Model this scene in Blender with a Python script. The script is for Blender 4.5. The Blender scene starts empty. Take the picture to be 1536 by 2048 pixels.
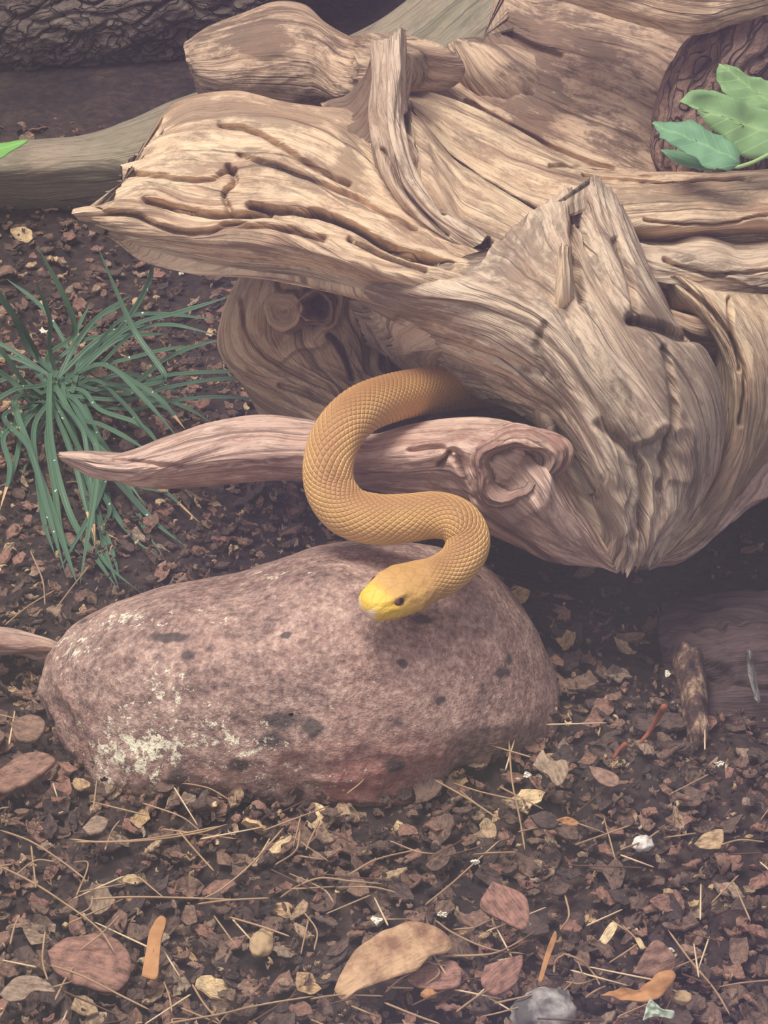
import bpy, math, random
import numpy as np
from mathutils import Vector, Matrix
random.seed(7); RNG = np.random.RandomState(11)
C = bpy.context.scene.collection
scene = bpy.context.scene
# ------------------------------------------------------------------ camera, world, lights
PITCH = math.radians(30.0); DIST = 1.4
CAM = np.array([0.0, -DIST*math.cos(PITCH), DIST*math.sin(PITCH)])
W, H = 1536.0, 2048.0
TANX = 0.25/DIST                      # half width per unit distance
cam_d = bpy.data.cameras.new('camera'); cam = bpy.data.objects.new('camera', cam_d); C.objects.link(cam)
cam.location = CAM; cam.rotation_euler = (math.pi/2-PITCH, 0, 0)
cam_d.sensor_fit = 'HORIZONTAL'; cam_d.sensor_width = 24; cam_d.lens = 12/TANX
cam_d.clip_start = 0.05; cam_d.clip_end = 50
scene.camera = cam
vs = scene.view_settings
vs.view_transform = 'Standard'; vs.look = 'None'; vs.gamma = 1; vs.use_curve_mapping = False
vs.exposure = 0.08
world = bpy.data.worlds.new('world'); scene.world = world; world.use_nodes = True
bg = world.node_tree.nodes['Background']
bg.inputs[0].default_value = (0.80, 0.76, 0.86, 1); bg.inputs[1].default_value = 0.52

def area(name, loc, target, size, power, col):
    l = bpy.data.lights.new(name, 'AREA'); l.shape = 'RECTANGLE'; l.size = size[0]; l.size_y = size[1]
    l.energy = power; l.color = col
    o = bpy.data.objects.new(name, l); C.objects.link(o); o.location = loc
    d = Vector(target)-Vector(loc); o.rotation_euler = d.to_track_quat('-Z', 'Y').to_euler(); return o
area('skylight', (-0.5, -0.35, 2.1), (0, 0, 0.1), (1.0, 0.8), 50, (1.0, 0.94, 0.85))
area('viewing_side_light', (-0.9, -2.2, 1.5), (0, 0, 0.1), (1.4, 1.2), 17, (1.0, 0.92, 0.90))

# ------------------------------------------------------------------ helpers
cp, sp = math.cos(PITCH), math.sin(PITCH)
VR = np.array([1.0, 0, 0]); VF = np.array([0, cp, -sp]); VU = np.array([0, sp, cp])
def ray(px, py):
    a = (px-W/2)/(W/2)*TANX; b = (H/2-py)/(W/2)*TANX
    a = np.asarray(a, float)[..., None]; b = np.asarray(b, float)[..., None]
    return VF+VR*a+VU*b
def P(px, py, y):                     # point of the plane Y=y seen at that spot of the photo
    d = ray(px, py); t = (np.asarray(y, float)-CAM[1])/d[..., 1]
    return CAM+d*t[..., None]
def PG(px, py, z=0.0):                # point of the ground seen there
    d = ray(px, py); t = (z-CAM[2])/d[..., 2]
    return CAM+d*t[..., None]
def proj(p):
    q = p-CAM; f = q@VF
    return (q@VR)/f/TANX*W/2+W/2, H/2-(q@VU)/f/TANX*W/2

_perm = RNG.permutation(1024); _perm = np.concatenate([_perm, _perm, _perm])
_g3 = RNG.normal(size=(1024, 3)); _g3 /= np.linalg.norm(_g3, axis=1)[:, None]
def noise(x, y, z=0.0):
    x, y, z = np.broadcast_arrays(np.asarray(x, float), np.asarray(y, float), np.asarray(z, float))
    xi = np.floor(x).astype(int); yi = np.floor(y).astype(int); zi = np.floor(z).astype(int)
    xf = x-xi; yf = y-yi; zf = z-zi
    u = xf**3*(xf*(xf*6-15)+10); v = yf**3*(yf*(yf*6-15)+10); w = zf**3*(zf*(zf*6-15)+10)
    r = 0
    for i in (0, 1):
        for j in (0, 1):
            for k in (0, 1):
                h = _perm[(_perm[(_perm[(xi+i) & 1023]+yi+j) & 1023]+zi+k) & 1023]
                g = _g3[h]
                d = g[..., 0]*(xf-i)+g[..., 1]*(yf-j)+g[..., 2]*(zf-k)
                r = r+d*(u if i else 1-u)*(v if j else 1-v)*(w if k else 1-w)
    return r*1.6
def fbm(x, y, z=0.0, n=4):
    s = 0; a = 1.0
    for i in range(n):
        s = s+a*noise(np.asarray(x)*2**i+i*13.1, np.asarray(y)*2**i, np.asarray(z)*2**i); a *= 0.5
    return s
def ridged(x, y, z=0.0, n=3):
    s = 0; a = 1.0
    for i in range(n):
        s = s+a*(1-2*np.abs(noise(np.asarray(x)*2**i+i*7.7, np.asarray(y)*1.6**i, np.asarray(z)))); a *= 0.5
    return s
def sm(a, b, x):
    t = np.clip((x-a)/(b-a), 0, 1); return t*t*(3-2*t)

def mesh_np(name, V, quads=None, tris=None, attrs=None, smooth=True):
    me = bpy.data.meshes.new(name)
    V = np.ascontiguousarray(V, np.float32)
    me.vertices.add(len(V)); me.vertices.foreach_set('co', V.ravel())
    loops = []; starts = []; tot = 0
    if quads is not None and len(quads):
        q = np.asarray(quads, np.int32); loops.append(q.ravel()); starts.append(np.arange(len(q))*4); tot = len(q)*4
    if tris is not None and len(tris):
        t = np.asarray(tris, np.int32); loops.append(t.ravel()); starts.append(tot+np.arange(len(t))*3)
    loops = np.concatenate(loops).astype(np.int32); starts = np.concatenate(starts).astype(np.int32)
    me.loops.add(len(loops)); me.loops.foreach_set('vertex_index', loops)
    me.polygons.add(len(starts)); me.polygons.foreach_set('loop_start', starts)
    me.update(calc_edges=True)
    me.polygons.foreach_set('use_smooth', np.full(len(starts), smooth))
    for k, a in (attrs or {}).items():
        a = np.asarray(a, np.float32)
        if a.ndim == 2:
            at = me.attributes.new(k, 'FLOAT_VECTOR', 'POINT'); at.data.foreach_set('vector', a.ravel())
        else:
            at = me.attributes.new(k, 'FLOAT', 'POINT'); at.data.foreach_set('value', a)
    me.validate(); me.update()
    return me
def obj(name, me, mat=None, parent=None, loc=None):
    o = bpy.data.objects.new(name, me); C.objects.link(o)
    if mat: 
        if not me.materials: me.materials.append(mat)
    if parent:
        o.parent = parent
        if parent.type == 'EMPTY': o.matrix_parent_inverse = Matrix.Translation(-parent.location)
    if loc is not None: o.location = loc
    return o
def tag(o, label, cat, group=None, kind=None):
    if label: o['label'] = label
    if cat: o['category'] = cat
    if group: o['group'] = group
    if kind: o['kind'] = kind
    return o
def empty(name, label, cat, loc=(0, 0, 0), group=None):
    o = bpy.data.objects.new(name, None); C.objects.link(o); o.location = loc; o.empty_display_size = 0.02
    return tag(o, label, cat, group)

def catmull(pts, n, uniform=False):
    pts = np.asarray(pts, float)
    if len(pts) == 2: 
        t = np.linspace(0, 1, n)[:, None]; return pts[0]*(1-t)+pts[1]*t
    d = np.linalg.norm(np.diff(pts, axis=0), axis=1)
    k = np.concatenate([[0], np.cumsum(np.maximum(d, 1e-6)**(0 if uniform else 1))]); k /= k[-1]
    m = np.zeros_like(pts)
    m[1:-1] = (pts[2:]-pts[:-2])/(k[2:]-k[:-2])[:, None]
    m[0] = (pts[1]-pts[0])/(k[1]-k[0]); m[-1] = (pts[-1]-pts[-2])/(k[-1]-k[-2])
    t = np.linspace(0, 1, n); i = np.clip(np.searchsorted(k, t, side='right')-1, 0, len(pts)-2)
    h = (k[i+1]-k[i]); s = ((t-k[i])/h)[:, None]; h = h[:, None]
    return (pts[i]*(2*s**3-3*s**2+1)+m[i]*h*(s**3-2*s**2+s)+pts[i+1]*(-2*s**3+3*s**2)+m[i+1]*h*(s**3-s**2))
def grid_interp(G, n):                # G: (m, k, 3) control lines -> (n, k, 3) smooth across
    m, k, _ = G.shape
    out = catmull(G.reshape(m, -1), n, uniform=True)
    return out.reshape(n, k, 3)
def normals(F):
    du = np.gradient(F, axis=0); dv = np.gradient(F, axis=1)
    n = np.cross(du, dv); n /= (np.linalg.norm(n, axis=2, keepdims=True)+1e-12)
    s = np.sign(((CAM-F)*n).sum(axis=2).mean()); return n*s
def polydist(px, py, line):
    line = np.asarray(line, float); best = np.full(px.shape, 1e9)
    for a, b in zip(line[:-1], line[1:]):
        ab = b-a; L = (ab**2).sum()
        t = np.clip(((px-a[0])*ab[0]+(py-a[1])*ab[1])/L, 0, 1)
        best = np.minimum(best, np.hypot(px-a[0]-t*ab[0], py-a[1]-t*ab[1]))
    return best

# ------------------------------------------------------------------ material helper
class NT:
    def __init__(s, name):
        s.m = bpy.data.materials.new(name); s.m.use_nodes = True; s.t = s.m.node_tree
        s.b = s.t.nodes['Principled BSDF']; s.b.inputs['Specular IOR Level'].default_value = 0.3
    def n(s, typ, **kw):
        x = s.t.nodes.new(typ)
        for k, v in kw.items():
            if k.startswith('i_'):
                key = k[2:]; key = int(key) if key.isdigit() else key.replace('_', ' ')
                if hasattr(v, 'is_output') or isinstance(v, bpy.types.NodeSocket): s.t.links.new(v, x.inputs[key])
                else: x.inputs[key].default_value = v
            else: setattr(x, k, v)
        return x
    def link(s, a, b): s.t.links.new(a, b)
    def attr(s, name, vec=True):
        a = s.n('ShaderNodeAttribute', attribute_name=name); return a.outputs['Vector'] if vec else a.outputs['Fac']
    def obj(s): return s.n('ShaderNodeTexCoord').outputs['Object']
    def scale(s, v, sc, loc=(0, 0, 0)):
        return s.n('ShaderNodeMapping', i_Vector=v, i_Scale=sc, i_Location=loc).outputs[0]
    def noise(s, v, scale=1.0, detail=4, rough=0.55, dist=0.0):
        return s.n('ShaderNodeTexNoise', i_Vector=v, i_Scale=scale, i_Detail=float(detail), i_Roughness=rough, i_Distortion=dist).outputs[0]
    def ramp(s, f, stops):
        r = s.n('ShaderNodeValToRGB', i_Fac=f); e = r.color_ramp.elements
        while len(e) < len(stops): e.new(0.5)
        for q, (p, c) in zip(e, stops):
            q.position = p; q.color = (c if isinstance(c, tuple) else (c, c, c))+(1,) if not isinstance(c, tuple) or len(c) == 3 else c
        return r.outputs[0]
    def mix(s, f, a, b, mode='MIX'):
        x = s.n('ShaderNodeMix', data_type='RGBA', blend_type=mode)
        for sock, v in ((x.inputs[0], f), (x.inputs[6], a), (x.inputs[7], b)):
            if isinstance(v, bpy.types.NodeSocket): s.link(v, sock)
            else: sock.default_value = (v if not isinstance(v, tuple) else v+(1,)) 
        return x.outputs[2]
    def math(s, op, a, b=0.0, c=0.0):
        x = s.n('ShaderNodeMath', operation=op)
        for sock, v in zip(x.inputs, (a, b, c)):
            if isinstance(v, bpy.types.NodeSocket): s.link(v, sock)
            else: sock.default_value = v
        return x.outputs[0]
    def vmath(s, op, a, b):
        x = s.n('ShaderNodeVectorMath', operation=op)
        for sock, v in zip(x.inputs, (a, b)):
            if isinstance(v, bpy.types.NodeSocket): s.link(v, sock)
            else: sock.default_value = v
        return x.outputs[0]
    def out(s, col, rough=0.8, bump=None, bstr=0.5, bdist=0.001):
        if isinstance(col, bpy.types.NodeSocket): s.link(col, s.b.inputs['Base Color'])
        else: s.b.inputs['Base Color'].default_value = col+(1,)
        if isinstance(rough, bpy.types.NodeSocket): s.link(rough, s.b.inputs['Roughness'])
        else: s.b.inputs['Roughness'].default_value = rough
        if bump is not None:
            bn = s.n('ShaderNodeBump', i_Height=bump, i_Strength=bstr, i_Distance=bdist); s.link(bn.outputs[0], s.b.inputs['Normal'])
        return s.m
def lin(r, g, b):
    f = lambda c: (c/255/12.92 if c/255 <= 0.04045 else ((c/255+0.055)/1.055)**2.4)
    return (f(r), f(g), f(b))

def wood_mat(name, pale, mid, dark, mott=0.5, green=0.0, pos=0.5):
    t = NT(name); g = t.attr('grain'); o = t.obj()
    wob = t.noise(t.scale(g, (14, 9, 1)), 1, 3)
    gw = t.vmath('ADD', g, t.vmath('MULTIPLY', t.n('ShaderNodeCombineXYZ', i_X=wob).outputs[0], (0.02, 0, 0)))
    broad = t.noise(t.scale(gw, (70, 3.5, 1)), 1, 4, 0.6)
    med = t.noise(t.scale(gw, (230, 7, 1), (3, 1, 0)), 1, 4, 0.65)
    fine = t.noise(t.scale(gw, (900, 22, 1), (9, 4, 0)), 1, 3, 0.6)
    mo = t.noise(t.scale(o, (22, 22, 22)), 1, 7, 0.72)
    bl = t.noise(t.scale(gw, (60, 22, 1), (5, 0, 0)), 1, 7, 0.75)
    f = t.math('ADD', t.math('MULTIPLY', broad, 0.38), t.math('ADD', t.math('MULTIPLY', med, 0.34), t.math('MULTIPLY', fine, 0.28)))
    col = t.ramp(f, [(0.37, dark), (0.45, mid), (0.52, pale), (0.62, tuple(min(1, c*1.15) for c in pale))])
    bleach = t.ramp(t.noise(t.scale(gw, (30, 7, 1), (2, 6, 0)), 1, 6, 0.7), [(0.50, 0.0), (0.62, 1.0)])
    col = t.mix(t.math('MULTIPLY', bleach, 0.55), col, tuple(min(1, c*1.18) for c in pale))
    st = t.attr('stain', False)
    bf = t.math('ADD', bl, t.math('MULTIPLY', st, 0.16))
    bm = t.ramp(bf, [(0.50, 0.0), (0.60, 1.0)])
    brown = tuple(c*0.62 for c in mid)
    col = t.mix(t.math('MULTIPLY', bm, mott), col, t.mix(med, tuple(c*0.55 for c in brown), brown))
    warm = t.ramp(mo, [(0.42, 0.0), (0.66, 1.0)])
    col = t.mix(t.math('MULTIPLY', warm, 0.35), col, tuple(a*b for a, b in zip(mid, (1.15, 0.95, 0.86))))
    line = t.ramp(t.noise(t.scale(gw, (330, 5, 1), (1, 8, 0)), 1, 2, 0.5), [(0.30, 1.0), (0.37, 0.0)])
    col = t.mix(t.math('MULTIPLY', line, 0.75), col, tuple(c*0.35 for c in mid))
    spk = t.ramp(t.noise(t.scale(gw, (420, 110, 1), (4, 4, 0)), 1, 5, 0.75), [(0.52, 0.0), (0.66, 1.0)])
    col = t.mix(t.math('MULTIPLY', spk, 0.40), col, tuple(c*0.4 for c in mid))
    if green: 
        gm = t.ramp(t.noise(t.scale(o, (9, 9, 9)), 1, 4), [(0.35, 0.0), (0.6, 1.0)])
        col = t.mix(t.math('MULTIPLY', gm, green), col, lin(132, 134, 104))
    bump = t.math('ADD', t.math('MULTIPLY', med, 1.2), t.math('ADD', t.math('MULTIPLY', fine, 0.8), t.math('MULTIPLY', line, -0.8)))
    return t.out(col, 0.78, bump, 0.75, 0.0016)

M_wood = wood_mat('driftwood_pale', lin(212, 188, 156), lin(174, 147, 121), lin(104, 81, 68), 0.7)
M_wood2 = wood_mat('driftwood_tan', lin(200, 180, 156), lin(160, 138, 118), lin(98, 80, 70), 0.75)
M_pink = wood_mat('driftwood_reddish', lin(206, 178, 160), lin(164, 130, 116), lin(104, 72, 68), 0.6)
M_spot = wood_mat('driftwood_mottled', lin(196, 170, 142), lin(150, 124, 104), lin(92, 72, 62), 0.9)
M_knot = wood_mat('driftwood_knot', lin(190, 162, 128), lin(150, 122, 94), lin(95, 74, 58), 0.4)
M_olive = wood_mat('smooth_root', lin(164, 148, 128), lin(138, 126, 106), lin(104, 94, 82), 0.5, green=0.4)

# ------------------------------------------------------------------ wood patch builder
def patch(name, lines, mat, parent, nu=160, nv=300, thick=0.04, bulge=0.006, relief=1.0, seed=0, ragA=0.0, ragB=0.0,
          cracks=(), stains=(), holes=(), taperA=0.5, taperB=0.5, twist=0.0, coarse=26.0, rw=1.0, med=1.0, bark=0.0):
    ctrl = np.stack([catmull([P(*q) for q in L], nv) for L in lines])
    F = grid_interp(ctrl, nu)                                   # (nu, nv, 3)
    N = normals(F)
    s = np.linspace(0, 1, nu)[:, None]; tv = np.linspace(0, 1, nv)[None, :]
    um = np.concatenate([np.zeros((1, nv)), np.cumsum(np.linalg.norm(np.diff(F, axis=0), axis=2), axis=0)], axis=0)
    vm = np.concatenate([np.zeros((nu, 1)), np.cumsum(np.linalg.norm(np.diff(F, axis=1), axis=2), axis=1)], axis=1)
    umean = um.mean(axis=1, keepdims=True)+0*um
    U = 0.75*umean+0.25*um; Vv = vm.mean(axis=0, keepdims=True)*0.5+vm*0.5
    prof = np.sqrt(np.clip(np.sin(np.pi*s), 0, 1))+0*tv
    endp = np.minimum(sm(0, 0.10, tv)*(1-taperA)+taperA, sm(0, 0.10, 1-tv)*(1-taperB)+taperB)
    nb = N.mean(axis=0, keepdims=True); nb = nb/np.linalg.norm(nb, axis=2, keepdims=True)
    k = 9; ker = np.ones(k)/k
    F0 = F+nb*(bulge*prof*endp)[..., None]
    S = seed*17.3
    h = (ridged(U*coarse+noise(U*12, Vv*9, S)*0.9*rw, Vv*3.0, S, 3)-0.9)*0.0042 \
        + (ridged(U*115+noise(U*30, Vv*14, S+3)*1.4*rw, Vv*5.5, S+5, 3)-0.9)*0.0013*med + fbm(U*16, Vv*14, S+9, 4)*0.0030
    if bark: h = h*.3-bark*np.exp(-(np.abs(noise(U*17+noise(U*20, Vv*20, 2)*.6, Vv*9+noise(U*20, Vv*20, 5)*.6, S))/.07)**2)*.8-bark*.5*np.exp(-(np.abs(noise(U*38, Vv*20, S+4))/.09)**2)+fbm(U*40, Vv*30, S, 4)*bark*.35
    h = h*relief*(0.25+0.75*prof)*np.minimum(1, 0.35+endp)
    D0 = F0+N*h[..., None]
    if ragA or ragB:
        dv = np.gradient(F, axis=1); dv /= np.linalg.norm(dv, axis=2, keepdims=True)+1e-9
        rA = (ridged(umean*90, 0, S+2, 3)-1.1)*ragA+noise(umean*35, 0, S)*ragA
        rB = (ridged(umean*90, 0, S+4, 3)-1.1)*ragB+noise(umean*35, 0, S+8)*ragB
        shift = -dv*(rA*(1-tv)**8)[..., None]+dv*(rB*tv**8)[..., None]
        D0 = D0+shift; F0 = F0+shift
    px, py = proj(D0)
    dep = np.zeros(px.shape); cdep = np.zeros(px.shape)
    wob = noise(px/30, py/30, S)*4
    for line, w, d in cracks:
        dd = polydist(px+wob, py+wob, catmull(line, 40)); cdep += d*np.exp(-(dd/w)**2)
    for cx, cy, rx, ry, d in holes:
        ang = np.arctan2(py-cy, px-cx)
        rr = np.hypot((px-cx)/rx, (py-cy)/ry)*(1+0.16*np.sin(3*ang+S)+0.10*np.sin(5*ang+1.3))
        dep += d*(1-sm(0.45, 1.05, rr))-min(.0035, d*.3)*np.exp(-((rr-1.25)/0.2)**2)
        h_in = np.maximum(0, 1-rr/1.3); D0 = D0-N*(h*h_in**.5*.7)[..., None]
    D0 = D0-N*(.3*cdep)[..., None]+np.array([0, .92, -.38])*(1.35*cdep)[..., None]-nb*dep[..., None]
    stn = np.zeros(px.shape)
    for cx, cy, rx, ry, a in stains:
        stn += a*np.exp(-((px-cx)/rx)**2-((py-cy)/ry)**2)
    T = thick*endp
    back = F0-nb*(T*prof)[..., None]
    idx = np.arange(nu-2, 0, -6)
    B = back[idx]
    R = np.concatenate([D0, B], axis=0); m = R.shape[0]
    tail = um[-1:, :]+np.linspace(0.01, 0.08, len(idx))[:, None]
    UU = np.concatenate([U, np.broadcast_to(tail, (len(idx), nv))], axis=0)
    VV = np.concatenate([Vv, Vv[idx]], axis=0)
    st = np.concatenate([stn, stn[idx]*0], axis=0)
    vid = np.arange(m*nv).reshape(m, nv)
    a = vid; b = np.roll(vid, -1, axis=0)
    q = np.stack([a[:, :-1], b[:, :-1], b[:, 1:], a[:, 1:]], axis=-1).reshape(-1, 4)
    Vt = R.reshape(-1, 3)
    cA = R[:, 0].mean(axis=0); cB = R[:, -1].mean(axis=0)
    Vt = np.concatenate([Vt, [cA, cB]])
    ia, ib = m*nv, m*nv+1
    t1 = np.stack([np.full(m, ia), b[:, 0], a[:, 0]], axis=-1); t2 = np.stack([np.full(m, ib), a[:, -1], b[:, -1]], axis=-1)
    gr = np.stack([UU.ravel(), VV.ravel(), np.full(UU.size, seed*3.7)], axis=-1)
    gr = np.concatenate([gr, [[0, 0, seed*3.7], [0.01, 0.3, seed*3.7]]])
    st = np.concatenate([st.ravel(), [0.5, 0.5]])
    flip = ((np.cross(np.gradient(F, axis=0), np.gradient(F, axis=1))*N).sum(axis=2).mean() > 0)
    tris = np.concatenate([t1, t2])
    if not flip: q = q[:, ::-1]; tris = tris[:, ::-1]
    me = mesh_np(name, Vt, q, tris, {'grain': gr, 'stain': st})
    return obj(name, me, mat, parent)

# ------------------------------------------------------------------ GROUND
def terrain(x, y):
    z = 0.010*fbm(x*3, y*3, 4.0, 3)+0.0035*fbm(x*30, y*30, 7.0, 3)
    hollow = np.exp(-((x-0.20)/0.16)**2-((y+0.02)/0.11)**2)
    z = z-0.06*hollow
    z = z+0.05*sm(0.25, 0.9, y)
    return z
def ground_mat():
    t = NT('dark_soil'); o = t.obj()
    n1 = t.noise(o, 14, 6, 0.7); n2 = t.noise(o, 110, 5, 0.7); v = t.n('ShaderNodeTexVoronoi', i_Vector=o, i_Scale=130.0).outputs[0]
    f = t.math('ADD', t.math('MULTIPLY', n1, 0.5), t.math('MULTIPLY', n2, 0.5))
    col = t.ramp(f, [(0.35, lin(34, 28, 32)), (0.5, lin(62, 50, 48)), (0.68, lin(98, 78, 66))])
    return t.out(col, 0.95, t.math('ADD', n2, t.math('MULTIPLY', v, 0.5)), 1.0, 0.004)
M_soil = ground_mat()
gx = np.linspace(-1.2, 1.2, 420); gy = np.linspace(-0.628, 1.9, 460)
GX, GY = np.meshgrid(gx, gy, indexing='ij'); GZ = terrain(GX, GY)
vid = np.arange(GX.size).reshape(GX.shape)
q = np.stack([vid[:-1, :-1], vid[1:, :-1], vid[1:, 1:], vid[:-1, 1:]], -1).reshape(-1, 4)
floor = obj('floor', mesh_np('floor', np.stack([GX, GY, GZ], -1).reshape(-1, 3), q), M_soil); floor['kind'] = 'structure'
t = NT('enclosure_back_wall'); o_ = t.obj()
wallm = t.out(t.ramp(t.noise(o_, 7, 6, 0.7), [(0.35, lin(72, 62, 66)), (0.65, lin(104, 92, 88))]), 0.9, t.noise(o_, 40, 5, 0.7), 0.8, 0.01)
n = 60
wx = np.linspace(-1.2, 1.2, n); wz = np.linspace(-0.1, 1.1, n); WX, WZ = np.meshgrid(wx, wz, indexing='ij')
WY = 1.55+0.03*fbm(WX*4, WZ*4, 1.0)
vid = np.arange(n*n).reshape(n, n); q = np.stack([vid[:-1, :-1], vid[1:, :-1], vid[1:, 1:], vid[:-1, 1:]], -1).reshape(-1, 4)
wall = obj('wall_back', mesh_np('wall_back', np.stack([WX, WY, WZ], -1).reshape(-1, 3), q), wallm); wall['kind'] = 'structure'

# ------------------------------------------------------------------ DRIFTWOOD
drift = empty('driftwood', 'large weathered pale driftwood stump with twisted roots that the snake crawls out from', 'driftwood', P(1100, 900, 0.05)*[1, 1, 0])
def wp(*a, **k):
    return patch(*a, **k)
# broad left root (the wing)
wp('broad_root', [
   [(322, 232, .050), (352, 205, .056), (400, 188, .060), (480, 184, .062), (560, 203, .060), (640, 216, .058), (700, 222, .050), (770, 300, .020), (850, 400, -.01), (960, 500, -.045)],
   [(312, 262, .040), (400, 225, .045), (500, 222, .045), (600, 245, .042), (690, 275, .030), (780, 350, .010), (870, 440, -.02), (985, 512, -.05)],
   [(285, 300, .020), (380, 275, .025), (480, 285, .022), (580, 300, .018), (690, 345, .005), (790, 410, -.01), (880, 475, -.035), (990, 525, -.06)],
   [(250, 345, -.005), (340, 325, .000), (450, 340, -.008), (530, 335, -.005), (640, 370, -.012), (760, 425, -.03), (870, 492, -.05), (990, 535, -.07)],
   [(222, 380, -.025), (310, 362, -.022), (410, 385, -.03), (480, 392, -.03), (610, 400, -.035), (740, 452, -.05), (850, 505, -.065), (990, 545, -.08)],
   [(205, 405, -.045), (300, 398, -.045), (390, 425, -.05), (490, 425, -.05), (600, 435, -.055), (730, 485, -.065), (850, 525, -.08), (990, 552, -.09)],
   [(190, 428, -.062), (290, 430, -.070), (385, 455, -.078), (490, 452, -.078), (600, 470, -.085), (730, 512, -.09), (850, 540, -.10), (990, 560, -.10)],
   [(185, 445, -.066), (275, 462, -.080), (380, 482, -.092), (500, 488, -.094), (610, 510, -.10), (730, 540, -.105), (850, 565, -.11), (990, 585, -.11)],
   [(205, 455, -.060), (275, 482, -.074), (380, 510, -.082), (510, 532, -.080), (610, 545, -.082), (730, 570, -.085), (850, 590, -.09), (990, 620, -.10)],
   ], M_wood, drift, nu=300, nv=560, thick=0.045, bulge=0.003, relief=1.15, seed=1, ragA=0.007, taperA=.35,
   cracks=[([(500, 408), (560, 420), (640, 428), (710, 455), (790, 500), (900, 530)], 6, .022),
           ([(290, 398), (360, 418), (430, 430), (460, 430), (540, 428)], 5, .013),
           ([(190, 425), (260, 428), (330, 455), (400, 464), (460, 450), (560, 455), (650, 480)], 5, .009),
           ([(455, 330), (470, 360), (450, 392), (462, 425)], 5, .006),
           ([(440, 250), (500, 262), (560, 290), (620, 330), (700, 370)], 5, .006),
           ([(480, 310), (560, 335), (640, 365), (740, 410), (830, 460)], 5, .006),
           ([(250, 345), (330, 352), (400, 362), (470, 340)], 5, .005),
           ([(700, 480), (770, 512), (850, 540)], 4, .006)],
   stains=[(430, 210, 110, 26, 1.2), (560, 235, 60, 22, 1.0), (420, 330, 130, 35, .7), (640, 225, 60, 20, .8), (500, 500, 200, 25, .3), (700, 300, 25, 80, .9)])
# brown recess with its shade painted in dark, and connection between wing and spike
wp('root_base', [
   [(640, 205, .10), (690, 190, .09), (730, 150, .08), (750, 90, .07)],
   [(660, 240, .06), (710, 225, .055), (745, 170, .055), (765, 95, .055)],
   [(700, 300, .03), (735, 260, .035), (765, 190, .04), (785, 95, .045)],
   [(740, 370, .01), (770, 300, .03), (790, 210, .04), (800, 100, .05)]], M_spot, drift, nu=90, nv=120, thick=.03, relief=1.1, seed=2,
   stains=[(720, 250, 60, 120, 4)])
# upright spike
wp('upright_spike', [
   [(740, 105, .055), (744, 160, .045), (738, 230, .03), (748, 300, .01), (775, 370, -.01), (830, 440, -.03), (920, 500, -.05)],
   [(750, 80, .050), (757, 160, .035), (757, 230, .02), (772, 300, -.005), (800, 375, -.02), (850, 440, -.04), (940, 500, -.055)],
   [(775, 72, .045), (778, 150, .03), (785, 230, .012), (798, 300, -.01), (825, 375, -.025), (880, 440, -.045), (960, 492, -.06)],
   [(800, 66, .048), (803, 150, .035), (806, 230, .02), (820, 300, .0), (845, 370, -.02), (900, 435, -.04), (975, 480, -.055)],
   [(812, 80, .055), (812, 160, .045), (812, 225, .04), (830, 300, .02), (860, 370, .0), (910, 430, -.02), (985, 470, -.04)]],
   M_wood2, drift, nu=150, nv=300, thick=.035, bulge=.006, relief=.9, seed=3, ragA=.006, coarse=45,
   cracks=[([(815, 230), (828, 300), (852, 360), (890, 425)], 5, .010), ([(765, 300), (800, 370), (850, 430), (895, 470)], 4, .005)],
   stains=[(790, 90, 30, 50, -1.5)])
# fold below the long crack
wp('root_fold', [
   [(818, 222, .05), (850, 262, .045), (900, 318, .035), (965, 358, .02), (1040, 408, .0), (1110, 450, -.02)],
   [(815, 250, .03), (850, 310, .02), (900, 360, .01), (970, 400, -.005), (1050, 445, -.02), (1110, 480, -.04)],
   [(820, 290, .01), (860, 350, -.0), (905, 400, -.01), (975, 440, -.025), (1040, 475, -.035), (1100, 510, -.05)],
   [(830, 330, -.01), (870, 390, -.02), (910, 440, -.025), (970, 475, -.04), (1030, 505, -.05), (1090, 540, -.06)],
   [(840, 370, -.02), (880, 430, -.03), (920, 478, -.035), (970, 505, -.045), (1020, 530, -.06), (1080, 560, -.07)]],
   M_wood, drift, nu=150, nv=260, thick=.05, bulge=.008, relief=.7, seed=4, stains=[(950, 470, 50, 25, 1.2), (930, 380, 60, 40, .3)])
# horizontal trunk to the right
wp('horizontal_trunk', [
   [(800, 180, .10), (860, 185, .095), (940, 212, .09), (1040, 262, .08), (1140, 318, .07), (1240, 342, .065), (1330, 345, .06), (1430, 340, .06), (1600, 330, .06)],
   [(812, 198, .085), (880, 225, .08), (960, 262, .07), (1060, 312, .06), (1160, 352, .045), (1260, 366, .035), (1400, 368, .03), (1600, 355, .03)],
   [(822, 212, .075), (890, 268, .065), (960, 318, .05), (1060, 362, .035), (1160, 388, .02), (1290, 398, .01), (1430, 398, .005), (1600, 385, .005)],
   [(828, 222, .07), (880, 282, .06), (950, 335, .045), (1050, 395, .02), (1150, 425, .005), (1290, 430, -.01), (1430, 430, -.015), (1600, 420, -.015)],
   [(826, 228, .06), (880, 295, .055), (945, 350, .035), (1040, 408, .01), (1150, 455, -.01), (1290, 465, -.02), (1430, 460, -.025), (1600, 455, -.025)],
   [(826, 240, .075), (880, 310, .07), (945, 370, .06), (1040, 430, .04), (1150, 490, .02), (1290, 492, -.0), (1430, 480, -.005), (1600, 478, -.005)]],
   M_wood, drift, nu=220, nv=460, thick=.09, bulge=.006, relief=.7, seed=5,
   stains=[(950, 270, 80, 40, .5), (860, 205, 50, 30, 1.0), (1350, 395, 200, 12, .6)],
   cracks=[([(1170, 352), (1300, 362), (1500, 358)], 3, .004), ([(1290, 440), (1420, 450), (1536, 430)], 3, .004), ([(1100, 330), (1200, 340), (1300, 352)], 4, .004)])
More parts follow.
